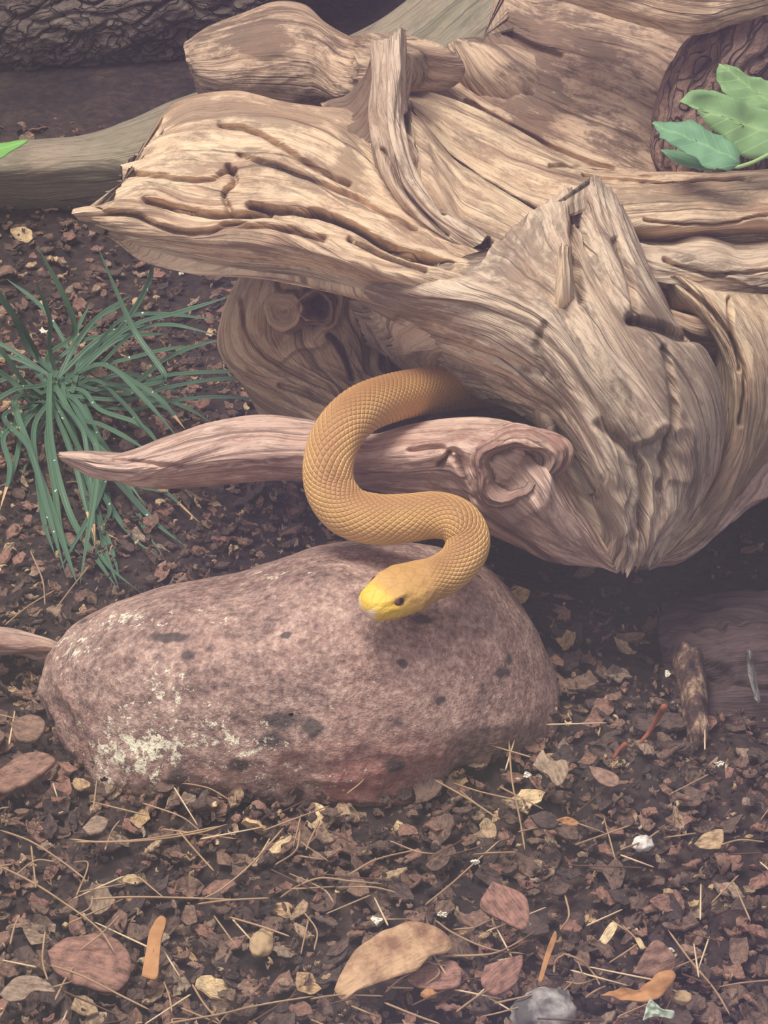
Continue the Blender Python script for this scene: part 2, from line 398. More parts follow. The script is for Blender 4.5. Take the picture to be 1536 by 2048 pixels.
# lower roll of the trunk on the right
wp('side_trunk', [
   [(1270, 478, .0), (1340, 485, -.01), (1400, 472, -.015), (1470, 488, -.015), (1600, 472, -.02)],
   [(1275, 500, -.03), (1350, 505, -.035), (1420, 505, -.035), (1480, 520, -.035), (1600, 500, -.035)],
   [(1290, 540, -.04), (1360, 540, -.045), (1430, 545, -.045), (1500, 550, -.045), (1600, 530, -.045)],
   [(1305, 580, -.03), (1380, 590, -.035), (1450, 590, -.04), (1510, 590, -.04), (1600, 570, -.04)],
   [(1310, 610, -.0), (1380, 620, -.0), (1450, 615, -.0), (1510, 612, -.0), (1600, 600, -.0)]],
   M_wood2, drift, nu=130, nv=200, thick=.06, bulge=.010, relief=.9, seed=6,
   cracks=[([(1330, 520), (1400, 545), (1480, 548), (1536, 540)], 4, .005)])
# main stump face: flows from the two peaks and from the left down to the snout
wp('stump_face', [
   [(735, 690, -.01), (790, 720, -.02), (850, 752, -.03), (930, 785, -.06), (1010, 815, -.10), (1075, 850, -.125), (1130, 905, -.15), (1175, 975, -.17), (1215, 1060, -.19), (1206, 1126, -.19)],
   [(720, 640, -.035), (790, 675, -.05), (860, 710, -.065), (950, 745, -.095), (1030, 785, -.125), (1100, 835, -.15), (1155, 900, -.17), (1195, 980, -.19), (1228, 1070, -.205), (1216, 1134, -.197)],
   [(705, 590, -.075), (790, 625, -.095), (880, 655, -.105), (970, 690, -.13), (1050, 735, -.15), (1120, 800, -.17), (1175, 885, -.19), (1215, 985, -.205), (1240, 1070, -.212), (1228, 1130, -.203)],
   [(760, 575, -.095), (850, 600, -.115), (940, 622, -.13), (1020, 655, -.15), (1090, 705, -.17), (1150, 785, -.185), (1200, 880, -.20), (1232, 985, -.215), (1248, 1075, -.22), (1238, 1140, -.208)],
   [(880, 550, -.10), (955, 570, -.12), (1025, 605, -.14), (1080, 650, -.16), (1135, 720, -.18), (1190, 810, -.19), (1230, 900, -.20), (1252, 1000, -.21), (1258, 1080, -.215), (1248, 1146, -.212)],
   [(960, 522, -.095), (1020, 540, -.115), (1070, 590, -.14), (1115, 655, -.165), (1165, 740, -.182), (1215, 830, -.19), (1255, 915, -.195), (1270, 1000, -.20), (1268, 1080, -.21), (1258, 1138, -.212)],
   [(1040, 452, -.075), (1070, 500, -.10), (1110, 580, -.13), (1150, 660, -.16), (1200, 755, -.178), (1245, 845, -.188), (1280, 925, -.192), (1288, 1005, -.197), (1278, 1080, -.205), (1266, 1134, -.208)],
   [(1098, 404, -.055), (1115, 470, -.09), (1145, 570, -.13), (1190, 670, -.16), (1240, 765, -.175), (1285, 855, -.185), (1312, 930, -.188), (1310, 1010, -.19), (1290, 1080, -.20), (1276, 1128, -.206)],
   [(1141, 378, -.045), (1145, 460, -.085), (1172, 560, -.125), (1220, 660, -.155), (1275, 760, -.172), (1320, 850, -.18), (1345, 930, -.182), (1335, 1010, -.185), (1302, 1080, -.195), (1286, 1132, -.20)],
   [(1156, 450, -.070), (1168, 490, -.095), (1200, 560, -.13), (1250, 655, -.155), (1305, 755, -.168), (1350, 845, -.172), (1372, 930, -.172), (1352, 1010, -.178), (1312, 1078, -.19), (1296, 1124, -.195)],
   [(1184, 352, -.055), (1200, 450, -.09), (1235, 550, -.125), (1290, 650, -.148), (1345, 745, -.155), (1385, 840, -.158), (1395, 930, -.158), (1370, 1010, -.165), (1322, 1076, -.18), (1306, 1120, -.188)],
   [(1234, 402, -.045), (1252, 460, -.075), (1285, 550, -.105), (1340, 655, -.125), (1392, 735, -.135), (1425, 830, -.14), (1420, 930, -.14), (1385, 1010, -.15), (1330, 1072, -.17), (1316, 1112, -.18)],
   [(1255, 425, -.03), (1285, 490, -.05), (1318, 570, -.075), (1365, 660, -.09), (1415, 705, -.10), (1448, 800, -.105), (1442, 925, -.11), (1398, 1010, -.13), (1340, 1068, -.155), (1326, 1106, -.165)]],
   M_wood2, drift, nu=460, nv=520, thick=.07, bulge=.003, relief=0.95, med=.7, seed=7, ragA=.007, ragB=.004, taperA=.25, taperB=.45, rw=1.4,
   cracks=[([(1150, 400), (1148, 450), (1152, 520), (1165, 600)], 7, .010),
           ([(1050, 840), (1120, 885), (1180, 980), (1200, 1010)], 6, .007),
           ([(1262, 640), (1320, 655), (1370, 675), (1410, 670)], 9, .012),
           ([(1090, 650), (1075, 700), (1110, 760)], 8, .004),
           ([(1230, 480), (1260, 560), (1275, 640)], 6, .005),
           ([(800, 640), (900, 690), (1000, 720), (1080, 745)], 9, .004),
           ([(1200, 850), (1260, 900), (1290, 980), (1270, 1080)], 10, .006),
           ([(1330, 700), (1350, 800), (1340, 900), (1320, 980)], 7, .005)],
   holes=[(1330, 905, 50, 42, .005), (1215, 1010, 30, 55, .006)],
   stains=[(760, 650, 90, 70, 1.2), (1000, 540, 150, 35, .5), (1310, 640, 60, 40, 1.0), (1100, 800, 120, 60, .5), (1300, 900, 80, 60, .8), (1220, 1020, 40, 60, 1.0)])
# splinter between the peaks
wp('splinter', [
   [(1118, 500, -.12), (1112, 560, -.135), (1108, 600, -.135), (1104, 640, -.10)], [(1128, 485, -.13), (1126, 560, -.145), (1124, 605, -.145), (1122, 650, -.11)],
   [(1142, 490, -.125), (1144, 560, -.14), (1146, 600, -.14), (1148, 645, -.10)]], M_wood, drift, nu=30, nv=90, thick=.012, bulge=.003, relief=.5, seed=8, ragA=.002, coarse=80)
# right-hand roots falling to the snout
wp('falling_root', [
   [(1330, 548, -.05), (1370, 600, -.06), (1420, 660, -.07), (1455, 740, -.08), (1450, 850, -.09), (1405, 960, -.11), (1345, 1060, -.14), (1290, 1122, -.15)],
   [(1372, 560, -.06), (1420, 610, -.075), (1462, 690, -.085), (1480, 770, -.095), (1465, 870, -.10), (1415, 980, -.12), (1350, 1075, -.14), (1300, 1126, -.15)],
   [(1420, 580, -.065), (1470, 640, -.08), (1505, 720, -.09), (1505, 800, -.095), (1480, 895, -.10), (1425, 1000, -.12), (1352, 1088, -.14), (1312, 1124, -.15)],
   [(1480, 590, -.06), (1530, 660, -.07), (1545, 750, -.08), (1530, 840, -.085), (1490, 930, -.09), (1430, 1020, -.11), (1355, 1098, -.13), (1322, 1122, -.14)],
   [(1560, 590, -.05), (1600, 700, -.06), (1590, 800, -.065), (1560, 890, -.065), (1500, 965, -.07), (1435, 1038, -.09), (1355, 1108, -.12), (1334, 1116, -.13)]],
   M_wood, drift, nu=220, nv=320, thick=.08, bulge=.004, relief=1.0, seed=9,
   cracks=[([(1350, 560), (1420, 620), (1470, 690), (1480, 740)], 4, .006), ([(1460, 600), (1465, 680), (1490, 750), (1480, 850)], 4, .004)],
   stains=[(1480, 880, 60, 120, 1.0), (1430, 1000, 60, 80, 1.3)])
wp('under_root', [
   [(1620, 780, .03), (1560, 850, -.01), (1500, 920, -.04), (1440, 990, -.07), (1370, 1050, -.10), (1300, 1100, -.13)],
   [(1620, 860, .01), (1560, 900, -.02), (1500, 955, -.05), (1440, 1020, -.08), (1380, 1075, -.11), (1300, 1118, -.14)],
   [(1620, 920, .01), (1560, 945, -.02), (1500, 990, -.05), (1440, 1045, -.08), (1380, 1092, -.11), (1290, 1132, -.14)],
   [(1620, 960, .04), (1560, 965, .01), (1500, 1010, -.02), (1440, 1062, -.05), (1380, 1108, -.08), (1270, 1142, -.12)]],
   M_pink, drift, nu=120, nv=220, thick=.06, bulge=.010, relief=1.0, seed=10)
wp('side_shelf', [
   [(1300, 600, -.03), (1380, 640, -.04), (1440, 600, -.03), (1600, 560, -.02)],
   [(1330, 650, -.06), (1400, 665, -.06), (1470, 640, -.045), (1600, 640, -.03)],
   [(1400, 760, -.05), (1460, 780, -.045), (1530, 780, -.03), (1620, 760, -.02)]], M_spot, drift, nu=60, nv=100, thick=.05, seed=11)
# lower arm reaching left, running on into the knot and the snout
wp('lower_arm', [
   [(118, 905, -.125), (180, 903, -.125), (250, 903, -.125), (330, 872, -.12), (420, 842, -.118), (520, 828, -.115), (620, 840, -.112), (730, 868, -.11), (820, 846, -.115), (900, 832, -.12), (980, 832, -.13), (1050, 852, -.145), (1105, 905, -.16), (1160, 995, -.175), (1215, 1090, -.19), (1245, 1138, -.195)],
   [(117, 908, -.133), (180, 912, -.138), (250, 915, -.14), (330, 895, -.138), (420, 868, -.138), (520, 858, -.136), (620, 868, -.134), (730, 888, -.134), (820, 870, -.14), (900, 862, -.15), (980, 862, -.165), (1050, 880, -.18), (1095, 930, -.19), (1145, 1010, -.195), (1205, 1095, -.20), (1243, 1139, -.20)],
   [(118, 911, -.136), (180, 926, -.142), (250, 932, -.146), (330, 925, -.150), (420, 905, -.150), (520, 895, -.150), (620, 900, -.148), (730, 915, -.148), (820, 905, -.155), (890, 900, -.165), (950, 905, -.18), (1020, 930, -.195), (1075, 975, -.20), (1130, 1035, -.20), (1195, 1100, -.20), (1240, 1139, -.20)],
   [(120, 914, -.134), (185, 940, -.140), (260, 955, -.146), (330, 952, -.150), (420, 938, -.150), (520, 930, -.150), (620, 932, -.148), (730, 945, -.148), (820, 945, -.155), (885, 940, -.165), (935, 960, -.18), (985, 1000, -.19), (1045, 1040, -.19), (1110, 1070, -.195), (1185, 1110, -.195), (1237, 1140, -.20)],
   [(122, 917, -.125), (190, 952, -.13), (265, 972, -.13), (330, 978, -.13), (420, 972, -.13), (520, 962, -.13), (620, 962, -.13), (730, 978, -.13), (810, 992, -.135), (870, 1000, -.14), (920, 1025, -.15), (965, 1060, -.16), (1035, 1095, -.165), (1100, 1128, -.175), (1180, 1132, -.18), (1233, 1141, -.19)]],
   M_pink, drift, nu=230, nv=760, thick=.035, bulge=.005, relief=.85, seed=12, taperA=.15, taperB=.3, ragA=.002,
   holes=[(1022, 938, 74, 70, .030)],
   cracks=[([(230, 920), (400, 935), (560, 920), (700, 925)], 4, .003), ([(880, 930), (915, 905), (935, 950), (970, 1000)], 6, .007), ([(820, 900), (880, 895), (910, 920)], 5, .004),
           ([(960, 905), (1000, 880), (1045, 890), (1085, 930)], 5, .006)],
   stains=[(1020, 935, 70, 60, 1.4), (960, 1050, 90, 40, .8), (650, 965, 300, 14, .6)])
# stub behind with the round knots
wp('knotted_stub', [
   [(500, 520, .06), (468, 570, .05), (440, 625, .045), (430, 690, .04), (455, 740, .02), (520, 790, -.02), (600, 830, -.06), (700, 880, -.09)],
   [(530, 520, .04), (500, 570, .03), (470, 630, .022), (470, 695, .015), (500, 740, .0), (560, 785, -.03), (630, 825, -.065), (710, 865, -.09)],
   [(570, 520, .03), (550, 570, .015), (530, 640, .008), (530, 700, .005), (560, 740, -.005), (610, 780, -.03), (660, 815, -.06), (730, 850, -.085)],
   [(640, 520, .03), (640, 570, .01), (640, 640, .003), (640, 700, .0), (650, 740, -.005), (680, 770, -.025), (720, 800, -.045), (770, 830, -.07)],
   [(720, 530, .03), (720, 590, .01), (715, 650, .005), (712, 700, .005), (715, 740, .0), (740, 765, -.01), (780, 785, -.025), (830, 800, -.04)],
   [(800, 560, .06), (800, 620, .05), (790, 680, .045), (785, 720, .04), (790, 750, .035), (810, 770, .03), (840, 780, .02), (880, 785, .0)]],
   M_knot, drift, nu=240, nv=280, thick=.05, bulge=.004, relief=1.0, seed=13, rw=2.0,
   holes=[(634, 616, 36, 40, .034), (580, 650, 66, 44, .012)],
   cracks=[([(660, 670), (690, 710), (705, 755)], 5, .012), ([(555, 545), (560, 580), (600, 590)], 4, .004), ([(480, 600), (500, 680), (560, 730), (640, 770)], 4, .005),
           ([(560, 770), (620, 790), (690, 830)], 5, .006)],
   stains=[(680, 690, 60, 60, 1.0), (640, 800, 80, 30, .9)])
# round knot face
def knot(cx, cy, r, y, mat, name='branch_knot', sd=0):
    n, m = 64, 26; vs_ = []; gr = []
    c = P(cx, cy, y); ps = np.linalg.norm(P(cx+1, cy, y)-c)
    ax = np.array([-0.12, -0.86, 0.42]); ax /= np.linalg.norm(ax)
    e1 = np.cross([0, 0, 1.0], ax); e1 /= np.linalg.norm(e1); e2 = np.cross(ax, e1)
    for i in range(m):
        f = i/(m-1)
        if f < .5: rad = f/.5*0.9; hgt = 0.004*(1-rad)*math.sin(rad*24)*.3
        else: g = (f-.5)/.5; rad = 0.9+0.12*math.sin(g*math.pi/2); hgt = -0.03*g*g
        for k in range(n):
            a = 2*math.pi*k/n; rr = rad*r*ps*(1+0.05*math.sin(3*a+sd)+0.03*math.sin(7*a))
            vs_.append(c+e1*rr*math.cos(a)+e2*rr*math.sin(a)+ax*(hgt+0.0006*math.sin(rad*30+a)))
            gr.append((rr, 0.02*math.sin(a), 5.5))
    vid = np.arange(m*n).reshape(m, n)
    q = np.stack([vid[:-1], vid[1:], np.roll(vid, -1, 1)[1:], np.roll(vid, -1, 1)[:-1]], -1).reshape(-1, 4)
    me = mesh_np(name, np.array(vs_), q, None, {'grain': np.array(gr), 'stain': np.zeros(len(gr))})
    return obj(name, me, mat, drift)
knot(566, 622, 42, -.008, M_knot)
def hollow(cx, cy, rx, ry, y, depth, mat, name='knot_hollow', sd=0, floor_=.55, rim=.006):
    n, m = 96, 60; c = P(cx, cy, y); ps = np.linalg.norm(P(cx+1, cy, y)-c); ax = np.array([-0.05, -0.93, 0.36]); ax /= np.linalg.norm(ax)
    e1 = np.cross([0, 0, 1.0], ax); e1 /= np.linalg.norm(e1); e2 = np.cross(ax, e1)
    f = np.linspace(0, 1, m)[:, None]; a = np.linspace(0, 2*np.pi, n, endpoint=False)[None, :]
    ir = 1+.13*np.sin(2*a+sd)+.10*np.sin(3*a+sd*2)+.05*np.sin(5*a)
    r = f*1.55
    hh3 = np.where(r < floor_, -depth, np.where(r < 1.0, -depth+(depth+rim)*sm(floor_, 1.0, r), rim-(rim+.016)*sm(1.0, 1.55, r)))
    hh3 = hh3+.0016*fbm(np.cos(a)*r*3, np.sin(a)*r*3, sd, 4)+.0012*np.sin(r*26+3*noise(np.cos(a)*2, np.sin(a)*2, sd))*(r < 1.5)+.0010*ridged(a*7, r*1.3, sd, 2)*np.clip(r, 0, 1)
    V = c+e1*((r*ir*np.cos(a))*rx*ps)[..., None]+e2*((r*ir*np.sin(a))*ry*ps)[..., None]+ax*hh3[..., None]
    gr = np.stack([r*rx*ps+0*a, 0.05*np.cos(a)+0*r, 0*a+0*r+60+sd], -1)
    stn = 4.0*(r < 1.0)*(1-.6*(r < floor_))+0*a  # darker inside the rim, less so on the floor
    vid = np.arange(m*n).reshape(m, n)
    q = np.stack([vid[:-1], vid[1:], np.roll(vid, -1, 1)[1:], np.roll(vid, -1, 1)[:-1]], -1).reshape(-1, 4)
    return obj(name, mesh_np(name, V.reshape(-1, 3), q, None, {'grain': gr.reshape(-1, 3), 'stain': stn.ravel()}), mat, drift)
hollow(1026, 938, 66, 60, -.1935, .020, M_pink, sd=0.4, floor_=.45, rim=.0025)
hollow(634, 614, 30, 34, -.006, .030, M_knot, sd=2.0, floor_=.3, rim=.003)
# back roots of the driftwood
wp('bulbous_root', [
   [(386, 80, .22), (430, 48, .22), (490, 25, .22), (550, 4, .22), (610, 10, .21), (650, 45, .20), (700, 72, .18), (745, 66, .13), (775, 80, .10)],
   [(380, 90, .19), (440, 75, .18), (500, 58, .175), (560, 45, .17), (620, 55, .165), (670, 85, .155), (715, 100, .14), (748, 95, .115), (772, 95, .08)],
   [(384, 110, .175), (440, 110, .16), (510, 100, .15), (570, 95, .145), (630, 105, .14), (680, 125, .13), (725, 130, .12), (748, 122, .105), (770, 118, .08)],
   [(392, 135, .17), (450, 150, .15), (520, 150, .14), (590, 150, .135), (640, 155, .13), (690, 165, .12), (730, 160, .11), (748, 152, .10), (768, 148, .08)],
   [(398, 160, .175), (460, 190, .155), (530, 200, .145), (600, 200, .14), (650, 200, .13), (690, 198, .115), (730, 185, .105), (745, 178, .10), (766, 172, .08)],
   [(405, 200, .20), (460, 240, .19), (530, 250, .18), (600, 250, .17), (650, 235, .15), (690, 215, .13), (730, 200, .11), (742, 195, .105), (764, 190, .09)]],
   M_spot, drift, nu=200, nv=300, thick=.07, bulge=.012, relief=.5, seed=14, rw=1.3, stains=[(540, 100, 50, 60, .9), (450, 60, 100, 30, .4)])
wp('back_root', [
   [(1005, -60, .26), (1020, -10, .24), (1120, -30, .24), (1250, 0, .23), (1350, 20, .22), (1420, 40, .21), (1500, 60, .21)],
   [(1010, -10, .23), (1060, 20, .22), (1150, 30, .20), (1250, 50, .19), (1340, 75, .18), (1400, 100, .17), (1480, 130, .17)],
   [(1012, 50, .21), (1070, 70, .19), (1150, 85, .175), (1240, 110, .16), (1310, 140, .15), (1360, 170, .145), (1440, 200, .145)],
   [(1015, 80, .20), (1070, 110, .18), (1140, 140, .16), (1220, 170, .145), (1280, 205, .135), (1330, 240, .13), (1420, 270, .13)],
   [(995, 72, .19), (1040, 125, .165), (1110, 170, .15), (1190, 210, .135), (1260, 250, .12), (1310, 285, .115), (1400, 320, .11)],
   [(896, 92, .18), (960, 145, .16), (1040, 195, .14), (1130, 240, .12), (1220, 285, .105), (1300, 320, .10), (1400, 350, .09)],
   [(893, 130, .17), (945, 175, .15), (1020, 225, .125), (1110, 270, .11), (1200, 312, .09), (1290, 342, .08), (1400, 365, .07)],
   [(835, 178, .15), (905, 210, .13), (1000, 262, .11), (1100, 312, .085), (1190, 345, .07), (1280, 362, .06), (1400, 380, .05)]],
   M_spot, drift, nu=320, nv=380, thick=.06, bulge=.004, relief=1.0, seed=15, ragA=.006,
   stains=[(1050, 80, 120, 40, 1.0), (1200, 120, 120, 60, .4), (1080, 200, 60, 60, .9), (1060, 260, 40, 30, .8)],
   cracks=[([(1010, 60), (1060, 90), (1120, 110)], 5, .005), ([(930, 200), (1020, 250), (1120, 300), (1230, 340)], 4, .005)])
wp('root_tip', [
   [(895, 105, .175), (900, 130, .17), (905, 165, .165), (930, 200, .165), (970, 240, .17)], [(903, 92, .165), (922, 118, .158), (945, 160, .15), (990, 205, .152), (1050, 250, .17)],
   [(925, 88, .168), (960, 108, .155), (1000, 140, .145), (1060, 180, .15), (1120, 220, .17)], [(950, 92, .18), (1000, 88, .175), (1050, 100, .17), (1110, 130, .17), (1160, 170, .18)]], M_spot, drift, nu=90, nv=120, thick=.04, bulge=.006, seed=16, taperA=.4, taperB=.1)
wp('overhanging_root', [
   [(1040, -120, .12), (1150, -120, .10), (1250, -90, .08), (1380, -60, .06), (1480, -60, .05), (1620, -80, .04)],
   [(1010, -60, .12), (1120, -50, .10), (1230, -30, .08), (1370, 0, .06), (1480, -10, .045), (1620, -40, .04)],
   [(1060, -25, .12), (1150, -10, .10), (1250, 10, .085), (1375, 38, .065), (1480, 22, .055), (1620, -10, .05)],
   [(1090, -12, .15), (1170, 8, .13), (1260, 35, .115), (1385, 64, .10), (1480, 44, .09), (1620, 5, .08)]],
   M_wood, drift, nu=140, nv=240, thick=.05, bulge=.006, relief=1.0, seed=17, stains=[(1400, 20, 40, 20, 1.0)])
# body of the stump that carries everything and stands on the soil
wp('stump_core', [
   [(760, 560, .06), (900, 520, .05), (1050, 480, .03), (1250, 470, .02), (1400, 500, .02), (1640, 520, .02)],
   [(720, 640, .05), (880, 620, .01), (1050, 600, -.01), (1250, 600, -.02), (1400, 620, -.02), (1640, 640, -.01)],
   [(740, 740, .06), (880, 750, .03), (1050, 740, .0), (1250, 740, -.02), (1400, 740, -.02), (1640, 760, -.01)],
   [(860, 830, .10), (960, 850, .08), (1080, 860, .03), (1250, 880, -.01), (1400, 860, -.02), (1640, 860, .0)],
   [(980, 900, .16), (1040, 930, .13), (1130, 960, .10), (1250, 980, .07), (1400, 960, .06), (1640, 940, .07)]],
   M_spot, drift, nu=120, nv=160, thick=.16, bulge=.0, relief=1.2, seed=18, stains=[(900, 700, 300, 200, 1)])
for (a, b, c, r0, sd) in [((1080, 900, .10), (1120, 1000, .16), (1150, 1040, .20), .04, 1), ((1450, 880, .06), (1500, 980, .12), (1540, 1030, .17), .05, 2)]:
    p0, p1 = P(*a), P(*c); p1[2] = -0.06
    L = []
    n_, m_ = 60, 60; pts = catmull([p0, (p0+p1)/2+[0.02, 0, 0], p1], m_)
    th = np.linspace(0, 2*np.pi, n_, endpoint=False)
    V_ = []
    for i, pc in enumerate(pts):
        rr = r0*(1+0.35*abs(i/m_-.4)+0.12*noise(np.cos(th)*2+sd, np.sin(th)*2, i*.04))
        V_.append(pc+np.stack([rr*np.cos(th), rr*np.sin(th), 0*th], -1))
    V_ = np.concatenate(V_); vid = np.arange(m_*n_).reshape(m_, n_)
    q = np.stack([vid[:-1], np.roll(vid, -1, 1)[:-1], np.roll(vid, -1, 1)[1:], vid[1:]], -1).reshape(-1, 4)
    gr = np.stack([np.tile(th*r0, m_), np.repeat(np.linspace(0, .2, m_), n_), np.full(m_*n_, 40.+sd)], -1)
    obj('root_leg', mesh_np('root_leg', V_, q, None, {'grain': gr, 'stain': np.zeros(len(V_))}), M_spot, drift)
# pale broken chip at the wing's tip
wp('broken_tip', [
   [(148, 418, -.055), (170, 414, -.055), (196, 412, -.05), (230, 410, -.045)], [(146, 428, -.062), (170, 426, -.064), (196, 428, -.062), (230, 425, -.055)],
   [(158, 442, -.058), (178, 445, -.06), (198, 448, -.06), (230, 445, -.05)]], M_wood, drift, nu=30, nv=50, thick=.01, bulge=.003, relief=.3, seed=19, taperA=.6, stains=[(170, 430, 60, 40, -2)])
# ------------------------------------------------------------------ ROCK
def rock_mat():
    t = NT('granite'); o = t.obj(); li = t.attr('stain', False)
    a = t.noise(o, 16, 6, 0.7); b = t.noise(t.scale(o, (1, 1, 1.6)), 70, 6, 0.75); c = t.noise(o, 300, 3, 0.7)
    f = t.math('ADD', t.math('MULTIPLY', a, 0.30), t.math('ADD', t.math('MULTIPLY', b, 0.35), t.math('MULTIPLY', c, 0.35)))
    col = t.ramp(f, [(0.38, lin(88, 70, 64)), (0.46, lin(136, 110, 100)), (0.525, lin(172, 142, 128)), (0.62, lin(216, 186, 168))])
    red = t.ramp(t.noise(o, 11, 5, 0.65), [(0.47, 0.0), (0.62, 1.0)])
    col = t.mix(t.math('MULTIPLY', red, t.math('ADD', t.math('MULTIPLY', t.attr('low', False), .85), .15)), col, t.mix(b, lin(110, 62, 56), lin(192, 126, 112)))
    v = t.n('ShaderNodeTexVoronoi', i_Vector=t.vmath('ADD', o, t.vmath('MULTIPLY', t.n('ShaderNodeTexNoise', i_Vector=o, i_Scale=90.0).outputs[1], (0.008, 0.008, 0.008))), i_Scale=46.0)
    pit = t.ramp(v.outputs[0], [(0.09, 1.0), (0.2, 0.0)])
    sel = t.ramp(t.noise(o, 22, 3), [(0.52, 0.0), (0.58, 1.0)])
    col = t.mix(t.math('MULTIPLY', t.math('MULTIPLY', pit, sel), 0.8), col, lin(62, 56, 54))
    dk = t.ramp(t.attr('dark', False), [(0.35, 0.0), (0.7, 1.0)])
    col = t.mix(t.math('MULTIPLY', dk, 0.85), col, lin(66, 58, 56))
    ln = t.math('ADD', t.noise(o, 170, 5, 0.8), t.math('MULTIPLY', li, 0.15))
    col = t.mix(t.ramp(ln, [(0.655, 0.0), (0.69, 1.0)]), col, lin(232, 224, 196))
    return t.out(col, 0.75, t.math('ADD', b, t.math('MULTIPLY', c, 0.6)), 0.9, 0.003)
def outline_fn(pts, c):
    pts = np.asarray(pts, float); cl = np.vstack([pts, pts[:1]])
    den = catmull(cl, 600); d = den-np.asarray(c, float)
    an = np.arctan2(-d[:, 1], d[:, 0]); r = np.hypot(d[:, 0], d[:, 1]); o = np.argsort(an)
    return lambda a: np.interp((a+np.pi) % (2*np.pi)-np.pi, an[o], r[o], period=2*np.pi)
RC = (600, 1390)
rf = outline_fn([(84, 1372), (100, 1310), (150, 1255), (220, 1212), (330, 1175), (470, 1152), (560, 1122), (650, 1092), (760, 1080), (860, 1088), (960, 1120), (1040, 1200), (1092, 1290), (1116, 1390),
                 (1118, 1470), (1070, 1530), (960, 1590), (900, 1650), (800, 1668), (640, 1650), (460, 1650), (300, 1625), (170, 1610), (120, 1540), (100, 1460)], RC)
rc = P(RC[0], RC[1], -.2); rd = (rc-CAM)@VF; ppx = rd*TANX/(W/2)
na, nr = 520, 420
A_ = np.linspace(0, 2*np.pi, na, endpoint=False)[None, :]; B_ = np.linspace(0.004, np.pi-0.004, nr)[:, None]
Rr = rf(A_)*np.sin(B_)**0.80
Rr = rf(A_)*np.clip(np.sin(B_), 0, 1)**0.85
depth = np.where(np.cos(B_) > 0, 0.118, 0.11)*np.cos(B_)*np.abs(np.cos(B_))**-0.12
ox = Rr*np.cos(A_)*ppx; oy = Rr*np.sin(A_)*ppx
RV = rc+ox[..., None]*VR+oy[..., None]*VU-depth[..., None]*VF+0*A_[..., None]
rn = RV-rc; rn /= np.linalg.norm(rn, axis=2, keepdims=True)
x_, y_, z_ = RV[..., 0], RV[..., 1], RV[..., 2]
pxr, pyr = proj(RV)
rough = 0.25+0.75*sm(1330, 1560, pyr)+0.6*sm(260, 90, pxr)
hh = fbm(x_*9, y_*9, z_*9, 3)*0.004+fbm(x_*45, y_*45, z_*45, 4)*0.0016*rough+(ridged(x_*28, y_*28, z_*50, 3)-1)*0.0022*rough
RV = RV+rn*hh[..., None]
# broken lower right corner step
stepm = sm(880, 930, pxr)*sm(1440, 1560, pyr); RV = RV+VF*(0.02*stepm)[..., None]
low = sm(1430, 1600, pyr)*0.8+0.25*sm(230, 110, pxr)
lich = np.zeros(pxr.shape)
for cx, cy, rx, ry, a in [(250, 1500, 110, 70, 1.0), (330, 1370, 60, 45, .9), (450, 1480, 160, 60, .75), (430, 1600, 120, 40, .7), (150, 1290, 60, 60, .8), (560, 1150, 120, 14, .55), (400, 1240, 120, 20, .6), (250, 1240, 60, 20, .9), (600, 1560, 200, 50, .35)]:
    lich += a*np.exp(-((pxr-cx)/rx)**2-((pyr-cy)/ry)**2)
drk = np.zeros(pxr.shape)
for cx, cy, rx, ry in [(372, 1310, 20, 12), (628, 1455, 26, 24), (560, 1440, 40, 20), (785, 1528, 24, 18), (570, 1272, 12, 9), (360, 1560, 26, 40), (1005, 1345, 22, 14), (540, 1480, 30, 16), (800, 1330, 12, 10), (845, 1240, 26, 12), (340, 1275, 50, 12), (480, 1530, 30, 14), (590, 1590, 24, 14), (880, 1400, 14, 12)]:
    drk += np.exp(-((pxr-cx+6*noise(pxr/14, pyr/14, 3))/rx)**2-((pyr-cy+6*noise(pxr/14, pyr/14, 8))/ry)**2)
vid = np.arange(nr*na).reshape(nr, na)
q = np.stack([vid[:-1], vid[1:], np.roll(vid, -1, 1)[1:], np.roll(vid, -1, 1)[:-1]], -1).reshape(-1, 4)
rock = obj('boulder', mesh_np('boulder', RV.reshape(-1, 3), q, None, {'stain': lich.ravel(), 'low': np.clip(low, 0, 1).ravel(), 'dark': drk.ravel()}), rock_mat())
tag(rock, 'large rounded pinkish-brown granite boulder with white lichen flecks below the snake', 'rock')

